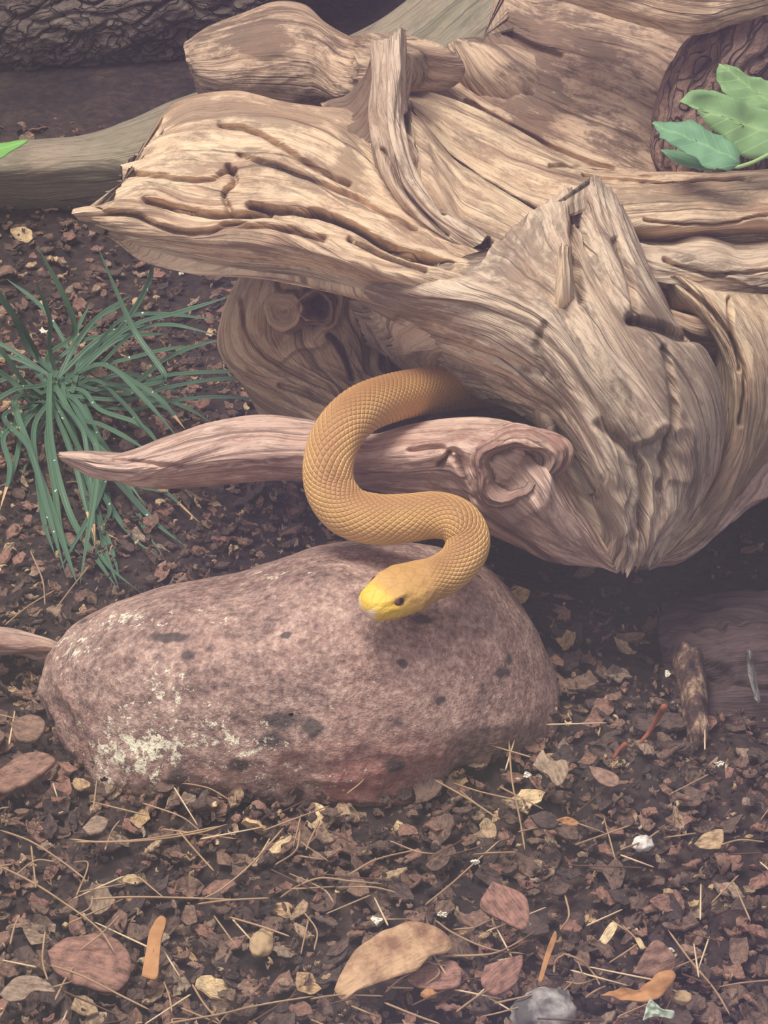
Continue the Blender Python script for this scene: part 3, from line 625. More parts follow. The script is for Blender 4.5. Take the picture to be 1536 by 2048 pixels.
# ------------------------------------------------------------------ SNAKE
def snake_mat():
    t = NT('snake_scales'); g = t.attr('sc'); o = t.obj()
    sx = t.n('ShaderNodeSeparateXYZ', i_0=g)
    a, b, hd = sx.outputs[0], sx.outputs[1], sx.outputs[2]
    p = t.math('FRACT', t.math('ADD', a, b)); q_ = t.math('FRACT', t.math('SUBTRACT', a, b))
    def ed(v): return t.math('MINIMUM', v, t.math('SUBTRACT', 1.0, v))
    e = t.math('MINIMUM', ed(p), ed(q_))
    e1 = t.math('MINIMUM', t.math('MULTIPLY', p, 0.75), t.math('SUBTRACT', 1.0, q_))
    edge = t.math('MULTIPLY', t.ramp(e1, [(0.06, 1.0), (0.30, 0.0)]), t.ramp(t.noise(o, 45, 3), [(0.3, 0.35), (0.6, 1.0)]))
    bel = t.attr('belly', False)
    n = t.noise(o, 60, 4)
    base = t.mix(n, lin(180, 134, 78), lin(208, 164, 102))
    base = t.mix(t.attr('dorsal', False), base, lin(164, 118, 74))
    base = t.mix(bel, base, lin(216, 176, 98))
    nothead = t.math('SUBTRACT', 1.0, t.math('MULTIPLY', hd, 0.85))
    col = t.mix(t.math('MULTIPLY', t.math('MULTIPLY', edge, t.math('SUBTRACT', 0.85, t.math('MULTIPLY', t.attr('dorsal', False), 0.5))), nothead), base, lin(240, 198, 124))
    lab = t.attr('yellow', False)
    pl = t.n('ShaderNodeTexVoronoi', feature='DISTANCE_TO_EDGE', i_Vector=o, i_Scale=125.0).outputs[0]
    plm = t.math('MULTIPLY', t.ramp(pl, [(0.0, 1.0), (0.06, 0.0)]), t.math('MULTIPLY', hd, 0.22))
    col = t.mix(lab, col, lin(238, 196, 74))
    col = t.mix(plm, col, lin(120, 80, 36))
    col = t.mix(t.attr('tip', False), col, lin(236, 208, 186))
    col = t.mix(t.math('MULTIPLY', t.attr('mouth', False), 0.6), col, lin(140, 92, 36))
    bump = t.ramp(e, [(0.0, 0.0), (0.16, 1.0)])
    t.out(col, 0.52, t.math('MULTIPLY', bump, nothead), 0.6, 0.0008)
    t.b.inputs['Specular IOR Level'].default_value = 0.35
    t.b.inputs['Subsurface Weight'].default_value = 0.0
    return t.m
SN = [(1060, 770, .02), (990, 768, -.01), (920, 772, -.045), (850, 782, -.085), (785, 795, -.12), (722, 820, -.15), (678, 865, -.172), (657, 925, -.188), (662, 980, -.198), (695, 1022, -.208), (750, 1038, -.216),
      (815, 1036, -.222), (872, 1030, -.226), (915, 1043, -.232), (936, 1080, -.240), (922, 1120, -.250), (888, 1148, -.258), (850, 1163, -.265),
      (815, 1176, -.271), (780, 1193, -.278), (750, 1209, -.285), (729, 1221, -.290)]
cpt = np.array([P(*p) for p in SN])
NL, NA = 1500, 162
path = catmull(cpt, NL)
seg = np.concatenate([[0], np.cumsum(np.linalg.norm(np.diff(path, axis=0), axis=1))]); Ltot = seg[-1]
ss = np.linspace(0, Ltot, NL); path = np.stack([np.interp(ss, seg, path[:, k]) for k in range(3)], -1)
for _ in range(30): path[1:-1] = path[1:-1]*.5+(path[:-2]+path[2:])*.25
Tn = np.gradient(path, axis=0); Tn /= np.linalg.norm(Tn, axis=1, keepdims=True)
upr = np.array([0.0, -0.25, 1.0]); Nn = upr-(Tn@upr)[:, None]*Tn; Nn /= np.linalg.norm(Nn, axis=1, keepdims=True)
Sn = np.cross(Tn, Nn)
rem = Ltot-ss                                    # distance from snout
hw = np.interp(rem, [0, .0012, .0035, .008, .014, .020, .028, .036, .046, .06, .09, .14, .5], [.0030, .0062, .0084, .0104, .0124, .0138, .0144, .0132, .0112, .0108, .0118, .0134, .0138])
hh_ = np.interp(rem, [0, .0012, .0035, .008, .014, .020, .028, .036, .046, .06, .09, .14, .5], [.0026, .0056, .0074, .0090, .0104, .0112, .0114, .0108, .0098, .0100, .0112, .0130, .0136])
for _ in range(6):
    hw[1:-1] = hw[1:-1]*.5+(hw[:-2]+hw[2:])*.25; hh_[1:-1] = hh_[1:-1]*.5+(hh_[:-2]+hh_[2:])*.25
headf = 1-sm(.034, .050, rem)
th = np.linspace(0, 2*np.pi, NA+1)               # 0 = belly
TH, SS = np.meshgrid(th, ss, indexing='xy')
HF = headf[:, None]
cx_ = np.sin(TH); cy_ = -np.cos(TH)
ex = 1+0*HF
X = np.sign(cx_)*np.abs(cx_)**(0.95-0.10*HF); Y = np.sign(cy_)*np.abs(cy_)**(0.95-0.15*HF)
Y = np.where(Y > 0, Y*(1-0.10*HF), Y*(1-0.15*HF))
Nrow = 26
a_ = TH/(2*np.pi)*Nrow; b_ = SS/0.0046
pp = (a_+b_) % 1; qq = (a_-b_) % 1
e_ = np.minimum(np.minimum(pp, 1-pp), np.minimum(qq, 1-qq))
side = np.abs(cx_)
dsp = 0.00045*np.clip(e_/.25, 0, 1)**0.7*(1-HF)
remg = rem[:, None]
angm = np.abs(np.abs(TH-np.pi)-2.02)             # mouth line just below mid flank
mline = np.exp(-(angm/0.05)**2)*sm(.034, .028, remg)
dsp = dsp-0.0008*mline
ang_b = np.abs(np.abs(TH-np.pi)-.68)
brow = np.exp(-(ang_b/0.20)**2)*np.exp(-((remg-.0165)/.006)**2)
dsp = dsp+0.0015*brow
ang_e = np.abs(np.abs(TH-np.pi)-1.02)
sock = np.exp(-(ang_e/0.22)**2)*np.exp(-((remg-.0155)/.0036)**2)
dsp = dsp-0.0012*sock
dsp = dsp+0.0010*np.exp(-((np.abs(TH-np.pi)-1.5)/.5)**2)*np.exp(-((remg-.029)/.006)**2)
dsp = dsp+0.0004*noise(SS*220, TH*3)*HF
bodyV = path[:, None, :]+Sn[:, None, :]*(X*(hw[:, None]+dsp))[..., None]+Nn[:, None, :]*(Y*(hh_[:, None]+dsp))[..., None]
dors = np.exp(-((TH-np.pi)/.75)**2)*(1-.7*HF)
belly = sm(1.9, 2.6, np.abs(TH-np.pi))
yellow = HF*sm(.040, .004, remg)*(0.15+0.70*sm(.6, 1.5, np.abs(TH-np.pi))+0.75*sm(.016, .007, remg))
tip = 0.8*sm(.0030, .0005, remg)*sm(.5, 1.1, np.abs(TH-np.pi))+0.55*HF*sm(2.1, 2.5, np.abs(TH-np.pi))
vid = np.arange(NL*(NA+1)).reshape(NL, NA+1)
q = np.stack([vid[:-1, :-1], vid[:-1, 1:], vid[1:, 1:], vid[1:, :-1]], -1).reshape(-1, 4)
Vb = bodyV.reshape(-1, 3); Vb = np.concatenate([Vb, [path[-1]+Tn[-1]*.0006]])
lastr = vid[-1]; tr = np.stack([lastr[:-1], lastr[1:], np.full(NA, len(Vb)-1)], -1)
cat1 = lambda arr: np.concatenate([np.clip(arr, 0, 1).ravel(), [np.clip(arr, 0, 1)[-1].mean()]])
scv = np.stack([a_.ravel(), b_.ravel(), np.broadcast_to(HF, a_.shape).ravel()], -1); scv = np.concatenate([scv, [[0, 0, 1]]])
snake = empty('snake', 'yellow-brown scaly snake in an S curve over the driftwood with its head above the boulder', 'snake', P(700, 1000, -.2)*[1, 1, 1])
me = mesh_np('body', Vb, q[:, ::-1], tr[:, ::-1], {'sc': scv, 'dorsal': cat1(dors), 'belly': cat1(belly), 'yellow': cat1(yellow), 'tip': cat1(tip), 'mouth': cat1(mline)})
obj('body', me, snake_mat(), snake)
def sphere_np(c, r, n=24, sq=(1, 1, 1), fr=None):
    u = np.linspace(0, np.pi, n); v = np.linspace(0, 2*np.pi, 2*n, endpoint=False)
    U_, V_ = np.meshgrid(u, v, indexing='ij')
    p = np.stack([np.sin(U_)*np.cos(V_)*sq[0], np.sin(U_)*np.sin(V_)*sq[1], np.cos(U_)*sq[2]], -1)*r
    if fr is not None: p = p@fr
    p = p+c; vid = np.arange(n*2*n).reshape(n, 2*n)
    q = np.stack([vid[:-1], vid[1:], np.roll(vid, -1, 1)[1:], np.roll(vid, -1, 1)[:-1]], -1).reshape(-1, 4)
    return p.reshape(-1, 3), q
t = NT('eye_iris'); M_eye = t.out(lin(104, 60, 48), 0.12); t.b.inputs['Specular IOR Level'].default_value = 0.7
t = NT('eye_pupil'); M_pup = t.out(lin(38, 22, 30), 0.08)
t = NT('nostril'); M_nos = t.out(lin(120, 84, 80), 0.8)
ie = int(np.argmin(np.abs(rem-.0155)))
for sgn in (-1, 1):
    k = 1.02; ax = Sn[ie]*sgn*math.sin(k)+Nn[ie]*math.cos(k); ax /= np.linalg.norm(ax)
    pc = path[ie]+Sn[ie]*sgn*math.sin(k)*(hw[ie]-.0036)+Nn[ie]*math.cos(k)*(hh_[ie]-.0030)+Nn[ie]*.0006
    fr = np.stack([Tn[ie], np.cross(ax, Tn[ie]), ax])
    v_, q_ = sphere_np(pc, .0040, 24, (1.1, .95, .9), fr)
    eye = obj('eye', mesh_np('eye', v_, q_), M_eye, snake)
    v_, q_ = sphere_np(pc+ax*.0022, .0020, 16, (1, 1, .9), fr)
    pup = obj('pupil', mesh_np('pupil', v_, q_), M_pup, eye)
    i2 = int(np.argmin(np.abs(rem-.003)))
    pn = path[i2]+Sn[i2]*sgn*(hw[i2]*.62)+Nn[i2]*hh_[i2]*.55
    v_, q_ = sphere_np(pn, .0008, 10); obj('nostril', mesh_np('nostril', v_, q_), M_nos, snake)

# ------------------------------------------------------------------ BACKGROUND LOGS
def bark_mat(name, pale, mid, dark):
    t = NT(name); g = t.attr('grain'); o = t.obj()
    n1 = t.noise(t.scale(g, (30, 12, 1)), 1, 6, 0.7); n2 = t.noise(o, 90, 5, 0.7)
    v = t.n('ShaderNodeTexVoronoi', feature='DISTANCE_TO_EDGE', i_Vector=t.vmath('ADD', t.scale(g, (17, 8, 1)), t.vmath('MULTIPLY', t.n('ShaderNodeTexNoise', i_Vector=t.scale(g, (40, 25, 1)), i_Scale=1.0).outputs[1], (0.9, 0.9, 0)))).outputs[0]
    cr = t.ramp(v, [(0.0, 1.0), (0.07, 0.0)])
    col = t.ramp(t.math('ADD', t.math('MULTIPLY', n1, 0.6), t.math('MULTIPLY', n2, 0.4)), [(0.36, dark), (0.5, mid), (0.64, pale)])
    col = t.mix(t.math('MULTIPLY', cr, 0.35), col, tuple(c*0.4 for c in dark))
    return t.out(col, 0.9, t.math('SUBTRACT', t.math('ADD', n1, n2), cr), 1.0, 0.006)
M_bark = bark_mat('grey_bark', lin(146, 132, 120), lin(112, 98, 90), lin(78, 66, 64))
M_bark2 = bark_mat('brown_bark', lin(172, 142, 122), lin(132, 106, 92), lin(86, 68, 64))
patch('bark_log', [
   [(-260, -330, .95), (0, -330, .95), (200, -340, .95), (480, -350, .96), (800, -360, .97)],
   [(-260, -150, .80), (0, -160, .80), (200, -170, .80), (430, -190, .81), (700, -210, .82)],
   [(-260, 20, .74), (0, 10, .74), (200, -10, .74), (400, -30, .75), (620, -60, .77)],
   [(-260, 130, .75), (0, 120, .75), (200, 100, .75), (390, 85, .76), (560, 40, .78)],
   [(-260, 225, .82), (0, 215, .82), (200, 190, .82), (370, 175, .83), (500, 120, .85)]], M_bark, None, nu=240, nv=300, thick=.16, bulge=.0, relief=1.0, seed=30, coarse=18, rw=3, bark=.010)
tag(bpy.data.objects['bark_log'], 'thick grey bark-covered log lying across the upper left background', 'log')
patch('smooth_root', [
   [(-160, 300, .52), (0, 288, .52), (80, 280, .52), (170, 272, .52), (260, 240, .52), (350, 200, .53), (520, 140, .54), (700, 70, .55), (800, 10, .56), (900, -90, .58)],
   [(-160, 330, .47), (0, 318, .47), (90, 305, .47), (190, 295, .47), (290, 270, .47), (380, 240, .48), (560, 190, .49), (760, 120, .50), (880, 50, .51), (990, -60, .53)],
   [(-160, 365, .45), (0, 355, .45), (100, 350, .45), (210, 345, .45), (320, 330, .45), (420, 300, .46), (640, 250, .47), (840, 180, .48), (980, 100, .49), (1100, -30, .51)],
   [(-160, 400, .46), (0, 395, .46), (100, 402, .46), (220, 402, .46), (350, 390, .46), (480, 370, .47), (700, 320, .48), (920, 240, .49), (1060, 150, .50), (1200, 0, .52)]],
   M_olive, None, nu=120, nv=220, thick=.10, bulge=.012, relief=.35, seed=31, rw=2)
tag(bpy.data.objects['smooth_root'], 'smooth greenish-brown root running behind the driftwood from the left edge', 'root')
patch('bark_stump', [
   [(1440, -60, .14), (1410, 30, .13), (1350, 110, .12), (1315, 190, .11), (1300, 270, .10), (1310, 340, .09)],
   [(1500, -60, .09), (1470, 40, .09), (1410, 130, .08), (1370, 210, .07), (1350, 290, .06), (1350, 370, .06)],
   [(1560, -60, .07), (1540, 50, .06), (1490, 150, .05), (1450, 230, .045), (1430, 300, .04), (1420, 380, .05)],
   [(1640, -60, .09), (1640, 60, .07), (1610, 180, .06), (1580, 260, .055), (1540, 340, .05), (1500, 400, .06)]], M_bark2, None, nu=160, nv=220, thick=.10, bulge=.01, relief=1.0, seed=32, coarse=22, rw=3, bark=.007)
tag(bpy.data.objects['bark_stump'], 'brown bark-covered branch piece behind the green lobed leaves at upper right', 'branch')

# ------------------------------------------------------------------ LEAVES AND FLAKES
def flake(out3, thick, curl=0.0, rings=7, tone=0.5, nrm=None, sub=72, rough=.0, sd=0, angular=False):
    out3 = np.asarray(out3, float); cl = np.vstack([out3, out3[:1]])
    if angular:
        k_ = np.concatenate([[0], np.cumsum(np.linalg.norm(np.diff(cl, axis=0), axis=1))]); tt_ = np.linspace(0, k_[-1], sub+1)[:-1]
        den = np.stack([np.interp(tt_, k_, cl[:, j]) for j in range(3)], -1)
    else: den = catmull(cl, sub+1)[:-1]
    c = den.mean(axis=0)
    if nrm is None:
        nrm = np.zeros(3)
        for i in range(len(den)): nrm += np.cross(den[i]-c, den[(i+1) % len(den)]-c)
    nrm = np.asarray(nrm, float); nrm /= np.linalg.norm(nrm)
    if nrm@(CAM-c) < 0: nrm = -nrm
    R_ = np.linalg.norm(den-c, axis=1).max()
    ax = den[np.argmax(np.linalg.norm(den-c, axis=1))]-c; ax /= np.linalg.norm(ax); bx = np.cross(nrm, ax)
    fr = np.linspace(1, 0.04, rings)
    top = c+(den-c)[None]*fr[:, None, None]
    q1 = (top-c)@ax/R_; q2 = (top-c)@bx/R_
    off = curl*R_*(q1**2*.6+q2**2*1.2)+rough*R_*noise(q1*3+sd, q2*3, sd*.7)
    off = off-curl*R_*.3
    top = top+off[..., None]*nrm
    bot = top-nrm*thick
    both = np.concatenate([top[::-1], bot], axis=0); m = both.shape[0]
    vid = np.arange(m*sub).reshape(m, sub)
    q = np.stack([vid[:-1], vid[1:], np.roll(vid, -1, 1)[1:], np.roll(vid, -1, 1)[:-1]], -1).reshape(-1, 4)
    q = np.concatenate([q, vid[0][:sub//4*4].reshape(-1, 4)[:0]])
    t1 = np.stack([np.full(sub-2, vid[0, 0]), vid[0, 1:-1], vid[0, 2:]], -1); t2 = np.stack([np.full(sub-2, vid[-1, 0]), vid[-1, 2:], vid[-1, 1:-1]], -1)
    uv = np.stack([np.concatenate([q1[::-1], q1]).ravel(), np.concatenate([q2[::-1], q2]).ravel(), np.full(m*sub, tone)], -1)
    V = both.reshape(-1, 3)
    a = V[q[:, 0]]; nn = np.cross(V[q[:, 1]]-a, V[q[:, 2]]-a)
    s_ = (nn[(rings+1)*sub:(rings+3)*sub]@nrm).sum()
    if s_ > 0: q = q[:, ::-1]; t1 = t1[:, ::-1]; t2 = t2[:, ::-1]
    return V, q, np.concatenate([t1, t2]), uv
def leaf_mat(name, c1, c2, vein, rough=0.6, trans=0.0):
    t = NT(name); g = t.attr('uvw'); o = t.obj()
    n = t.noise(o, 60, 4, 0.6)
    col = t.mix(n, c1, c2)
    sx = t.n('ShaderNodeSeparateXYZ', i_0=g)
    w = t.math('ABSOLUTE', sx.outputs[1])
    mid = t.ramp(w, [(0.0, 1.0), (0.05, 0.0)])
    rib = t.ramp(t.math('FRACT', t.math('MULTIPLY', t.math('SUBTRACT', sx.outputs[0], w), 4.0)), [(0.0, 1.0), (0.12, 0.0)])
    col = t.mix(t.math('MULTIPLY', t.math('ADD', mid, t.math('MULTIPLY', rib, 0.4)), 0.5), col, vein)
    return t.out(col, rough, t.math('ADD', t.math('MULTIPLY', n, 1.0), t.math('ADD', mid, rib)), 0.3, 0.001)
def flake_obj(name, out3, thick, mat, parent=None, **k):
    V, q, tr, uv = flake(out3, thick, **k)
    return obj(name, mesh_np(name, V, q, tr, {'uvw': uv}), mat, parent)
M_leaf = leaf_mat('green_leaf', lin(134, 164, 108), lin(100, 140, 92), lin(156, 184, 120))
M_leafb = leaf_mat('green_leaf_bluish', lin(116, 156, 116), lin(88, 134, 100), lin(140, 180, 130))
def jag(pts, amp, y0, y1, n=60, sd=0):                # outline of photo points on a slanting sheet, small teeth added
    pts = np.asarray(pts, float); d = catmull(np.vstack([pts, pts[:1]]), n+1)[:-1]
    c = d.mean(axis=0); a = np.arange(n); r = RNG.normal(size=n)*amp
    d = c+(d-c)*(1+r/np.linalg.norm(d-c, axis=1))[:, None]
    lo, hi = d[:, 1].max(), d[:, 1].min(); yy = y0+(y1-y0)*(lo-d[:, 1])/(lo-hi)
    return np.array([P(x, y, w) for (x, y), w in zip(d, yy)])
sprig = empty('leafy_sprig', 'sprig of green lobed leaves lying on the wood at the upper right edge', 'leaves', P(1470, 330, -.01))
flake_obj('leaf', jag([(1304, 246), (1322, 240), (1360, 246), (1385, 242), (1420, 262), (1455, 275), (1478, 300), (1478, 325), (1460, 338), (1415, 334), (1390, 318), (1365, 300), (1335, 285), (1315, 262)], 2, -.02, .01), .0006, M_leafb, sprig, curl=-.15, rough=.10, sd=1)
flake_obj('leaf', jag([(1356, 205), (1380, 182), (1430, 182), (1470, 196), (1520, 215), (1600, 250), (1600, 320), (1540, 320), (1480, 310), (1440, 270), (1405, 235), (1385, 208)], 2, -.00, .02), .0006, M_leaf, sprig, curl=.1, rough=.12, sd=2)
flake_obj('leaf', jag([(1440, 130), (1470, 136), (1500, 152), (1600, 180), (1600, 250), (1530, 240), (1480, 210), (1450, 190), (1435, 160)], 2, .02, .045), .0006, M_leaf, sprig, curl=.1, rough=.1, sd=3)
flake_obj('leaf', jag([(1320, 300), (1360, 300), (1400, 318), (1440, 338), (1400, 338), (1350, 322)], 1, .0, .02), .0006, M_leafb, sprig, curl=.1, sd=4)
def tube(pts, r0, r1=None, n=8, seg_=40, fade=True):
    r1 = r0 if r1 is None else r1
    p = catmull(np.asarray(pts, float), seg_); T_ = np.gradient(p, axis=0); T_ /= np.linalg.norm(T_, axis=1, keepdims=True)
    ref = np.array([0.13, 0.2, 1.0]); a = np.cross(T_, ref); a /= np.linalg.norm(a, axis=1, keepdims=True); b = np.cross(T_, a)
    th_ = np.linspace(0, 2*np.pi, n, endpoint=False); r = np.linspace(r0, r1, seg_)
    if fade: r = r*np.minimum(1, np.minimum(np.arange(seg_)+.3, seg_-.7-np.arange(seg_))/2.)
    V = p[:, None]+r[:, None, None]*(a[:, None]*np.cos(th_)[None, :, None]+b[:, None]*np.sin(th_)[None, :, None])
    vid = np.arange(seg_*n).reshape(seg_, n)
    q = np.stack([vid[:-1], np.roll(vid, -1, 1)[:-1], np.roll(vid, -1, 1)[1:], vid[1:]], -1).reshape(-1, 4)
    caps = [(vid[0, 0], vid[0, i+1], vid[0, i]) for i in range(1, n-1)]+[(vid[-1, 0], vid[-1, i], vid[-1, i+1]) for i in range(1, n-1)]
    return V.reshape(-1, 3), q, np.array(caps)
v_, q_, t_ = tube([P(1470, 336, -.025), P(1505, 325, -.03), P(1545, 306, -.03), P(1600, 290, -.03)], .0012); obj('stem', mesh_np('stem', v_, q_, t_), M_leaf, sprig)
M_brightleaf = leaf_mat('bright_leaf', lin(128, 182, 92), lin(104, 160, 78), lin(160, 200, 120))
o = flake_obj('green_leaf', jag([(-90, 300), (-40, 286), (10, 284), (40, 280), (58, 281), (40, 292), (20, 302), (0, 316), (-50, 325)], .5, .40, .43), .0008, M_brightleaf, None, curl=.1)
tag(o, 'bright green leaf tip on the smooth root at the left edge', 'leaf')

# ------------------------------------------------------------------ GRASS CLUMP
def blade_mat():
    t = NT('grass_blade'); g = t.attr('uvw'); o = t.obj(); sx = t.n('ShaderNodeSeparateXYZ', i_0=g)
    col = t.mix(t.noise(o, 14, 3), lin(58, 88, 70), lin(92, 122, 96))
    col = t.mix(t.math('MULTIPLY', sx.outputs[2], 0.5), col, lin(70, 98, 88))
    st = t.ramp(t.noise(t.scale(g, (5, 0.6, 1)), 1, 2), [(0.4, 0.0), (0.6, 1.0)])
    col = t.mix(t.math('MULTIPLY', st, 0.25), col, lin(112, 146, 104))
    v = t.n('ShaderNodeTexVoronoi', i_Vector=o, i_Scale=150.0).outputs[0]
    sel = t.ramp(t.noise(o, 40, 2), [(0.56, 0.0), (0.6, 1.0)])
    col = t.mix(t.math('MULTIPLY', t.ramp(v, [(0.10, 1.0), (0.16, 0.0)]), sel), col, lin(222, 230, 224))
    return t.out(col, 0.4)
M_blade = blade_mat(); tt = NT('dry_blade_tip'); M_btip = tt.out(lin(206, 170, 126), 0.6)
def blade(pts, w, parent, tone, drytip=False):
    pl = [P(*p) for p in pts]; pl = [(PG(p[0], p[1], .010) if v[2] < .010 else v) for p, v in zip(pts, pl)]
    L = catmull(np.array(pl), 46)
    zt = terrain(L[:, 0], L[:, 1])+.002; L[:, 2] = np.maximum(L[:, 2], zt)
    T_ = np.gradient(L, axis=0); T_ /= np.linalg.norm(T_, axis=1, keepdims=True)
    vw = CAM-L; vw /= np.linalg.norm(vw, axis=1, keepdims=True)
    up = 0.55*vw+np.array([0, -0.2, .6]); s_ = np.cross(T_, up); s_ /= np.linalg.norm(s_, axis=1, keepdims=True); nn = np.cross(s_, T_)
    tv = np.linspace(0, 1, 46); ww = w*np.minimum(1, (1-tv)/.22)**.8*(0.75+.25*np.minimum(1, tv/.2)); ww = np.maximum(ww, w*.04)
    prof = [(-1, .22), (-.5, .02), (0, -.12), (.5, .02), (1, .22), (.5, -.12), (0, -.26), (-.5, -.12)]
    V = np.stack([L+s_*(a*ww/2)[:, None]+nn*(b*ww)[:, None] for a, b in prof], 1)
    k = 46; m = 8
    uv = np.stack([np.tile([p[0] for p in prof], k), np.repeat(tv*8, m), np.full(k*m, tone)], -1)
    vid = np.arange(k*m).reshape(k, m)
    def build(i0, i1, name, mat, par):
        sub = vid[i0:i1]; q = np.stack([sub[:-1], np.roll(sub, -1, 1)[:-1], np.roll(sub, -1, 1)[1:], sub[1:]], -1).reshape(-1, 4)-i0*m
        return obj(name, mesh_np(name, V[i0:i1].reshape(-1, 3), q, None, {'uvw': uv[i0*m:i1*m]}), mat, par)
    b = build(0, 41 if drytip else 46, 'leaf_blade', M_blade, parent)
    if drytip: build(40, 46, 'dry_tip', M_btip, b)
gB = (120, 745, .17)
grass = empty('grass_clump', 'clump of narrow dark green grass-like blades left of the driftwood', 'plant', P(*gB)*[1, 1, 0])
BL = [  # mid points and tip of every blade, root is close to the clump's heart
 ([(165, 720, .15), (240, 660, .13), (300, 560, .12)], (302, 492, .11), 15, 0), ([(95, 720, .17), (150, 660, .16)], (75, 490, .16), 14, 0),
 ([(560, 890, .0), (330, 760, .05), (268, 660, .08)], (192, 486, .10), 14, 0),
 ([(60, 700, .15), (20, 620, .14)], (-40, 540, .13), 15, 0), ([(80, 720, .15), (40, 650, .13), (0, 600, .12)], (-20, 570, .12), 13, 0),
 ([(200, 700, .13), (270, 650, .12), (360, 625, .10)], (470, 590, .10), 12, 0), ([(230, 650, .14), (290, 628, .13)], (440, 640, .10), 10, 0),
 ([(200, 730, .13), (270, 665, .12), (340, 650, .10)], (440, 672, .09), 10, 0), ([(260, 770, .12), (330, 720, .10), (400, 690, .08)], (462, 676, .08), 13, 0),
 ([(240, 790, .11), (320, 755, .09), (420, 745, .06)], (620, 742, .01), 11, 0), ([(250, 800, .10), (340, 775, .08), (430, 760, .05)], (600, 752, .0), 11, 0),
 ([(260, 820, .09), (330, 805, .07), (420, 795, .04)], (560, 800, .0), 10, 0), ([(200, 730, .12), (260, 760, .08), (320, 800, .03)], (370, 858, -.02), 14, 1),
 ([(170, 740, .12), (220, 735, .09), (290, 800, .04)], (360, 880, .0), 12, 0), ([(150, 800, .10), (190, 880, .05), (210, 960, .01)], (120, 1140, -.04), 13, 0),
 ([(110, 770, .12), (150, 840, .07), (195, 910, .0)], (160, 1170, -.07), 14, 0), ([(30, 800, .10), (60, 900, .04), (100, 1010, -.02)], (155, 1170, -.07), 16, 0),
 ([(10, 830, .10), (60, 900, .03), (95, 1020, -.03)], (130, 1145, -.06), 13, 0), ([(95, 870, .05), (110, 980, .0), (125, 1070, -.04)], (162, 1112, -.06), 14, 0),
 ([(100, 860, .05), (118, 960, .0), (150, 1050, -.03)], (235, 1178, -.08), 15, 0), ([(150, 930, .0), (170, 1010, -.03)], (192, 1085, -.05), 11, 1),
 ([(165, 860, .03), (180, 960, .0), (188, 1050, -.04)], (190, 1100, -.05), 11, 1), ([(200, 980, .0), (220, 1020, -.02), (205, 1060, -.03)], (235, 1078, -.05), 12, 1),
 ([(180, 900, .03), (250, 980, .0), (310, 1045, -.03)], (370, 1092, -.05), 14, 0), ([(190, 900, .03), (210, 990, .0), (270, 1080, -.03)], (318, 1112, -.05), 12, 0),
 ([(250, 960, .02), (330, 985, .0), (350, 1000, -.01)], (400, 1046, -.03), 11, 1), ([(200, 1040, .0), (210, 1100, -.03)], (237, 1175, -.07), 14, 0),
 ([(190, 1080, -.01), (215, 1130, -.05)], (280, 1185, -.08), 11, 0), ([(10, 870, .06), (20, 940, .02)], (0, 1020, -.01), 13, 1),
 ([(60, 800, .10), (20, 760, .10)], (-40, 720, .09), 14, 0), ([(90, 770, .12), (30, 780, .09)], (-50, 830, .05), 13, 0), ([(60, 780, .11), (0, 700, .10)], (-50, 660, .10), 12, 0),
 ([(140, 830, .09), (200, 850, .05), (260, 880, .0)], (300, 905, -.02), 13, 0), ([(120, 800, .10), (165, 860, .06), (230, 930, .0)], (290, 1010, -.03), 14, 0),
 ([(150, 690, .15), (190, 640, .14)], (262, 590, .13), 11, 0), ([(170, 740, .14), (250, 720, .12), (330, 700, .10)], (410, 690, .08), 11, 0),
 ([(200, 780, .12), (300, 790, .08), (380, 820, .03)], (430, 850, .0), 10, 0), ([(160, 780, .12), (200, 820, .08), (280, 850, .05)], (330, 905, .0), 12, 0),
 ([(70, 850, .08), (75, 950, .02), (90, 1050, -.02)], (110, 1110, -.04), 13, 0), ([(50, 850, .08), (30, 930, .04)], (5, 1000, .0), 12, 0),
 ([(130, 870, .06), (170, 990, .0), (220, 1090, -.04)], (240, 1160, -.07), 13, 0), ([(240, 940, .02), (270, 1010, .0), (290, 1060, -.02)], (325, 1110, -.05), 12, 0),
 ([(100, 700, .16), (100, 640, .15)], (70, 560, .14), 11, 0), ([(180, 760, .13), (240, 800, .09)], (300, 870, .03), 11, 0)]
for i, (mid, tip_, w_, dry) in enumerate(BL):
    b0 = (gB[0]+RNG.uniform(-45, 45), gB[1]+RNG.uniform(-5, 70), gB[2]-RNG.uniform(0, .05))
    m0 = mid
    if mid[0][0] > 500: m0 = mid[1:]
    blade([b0]+m0+[tip_], w_*.000285, grass, RNG.uniform(), bool(dry))
for i in range(16):
    a = RNG.uniform(0, 2*np.pi); L_ = RNG.uniform(160, 330); dx, dy = math.cos(a)*L_, math.sin(a)*L_*.8
    b0 = (gB[0]+RNG.uniform(-50, 60), gB[1]+RNG.uniform(0, 70), gB[2]-RNG.uniform(0, .04))
    e = (b0[0]+dx, b0[1]+dy+40, b0[2]-.0006*dy*.6); mm = (b0[0]+dx*.5, b0[1]+dy*.5-12, b0[2]-.0002*dy)
    blade([b0, mm, e], RNG.uniform(9, 13)*.000285, grass, RNG.uniform(), False)

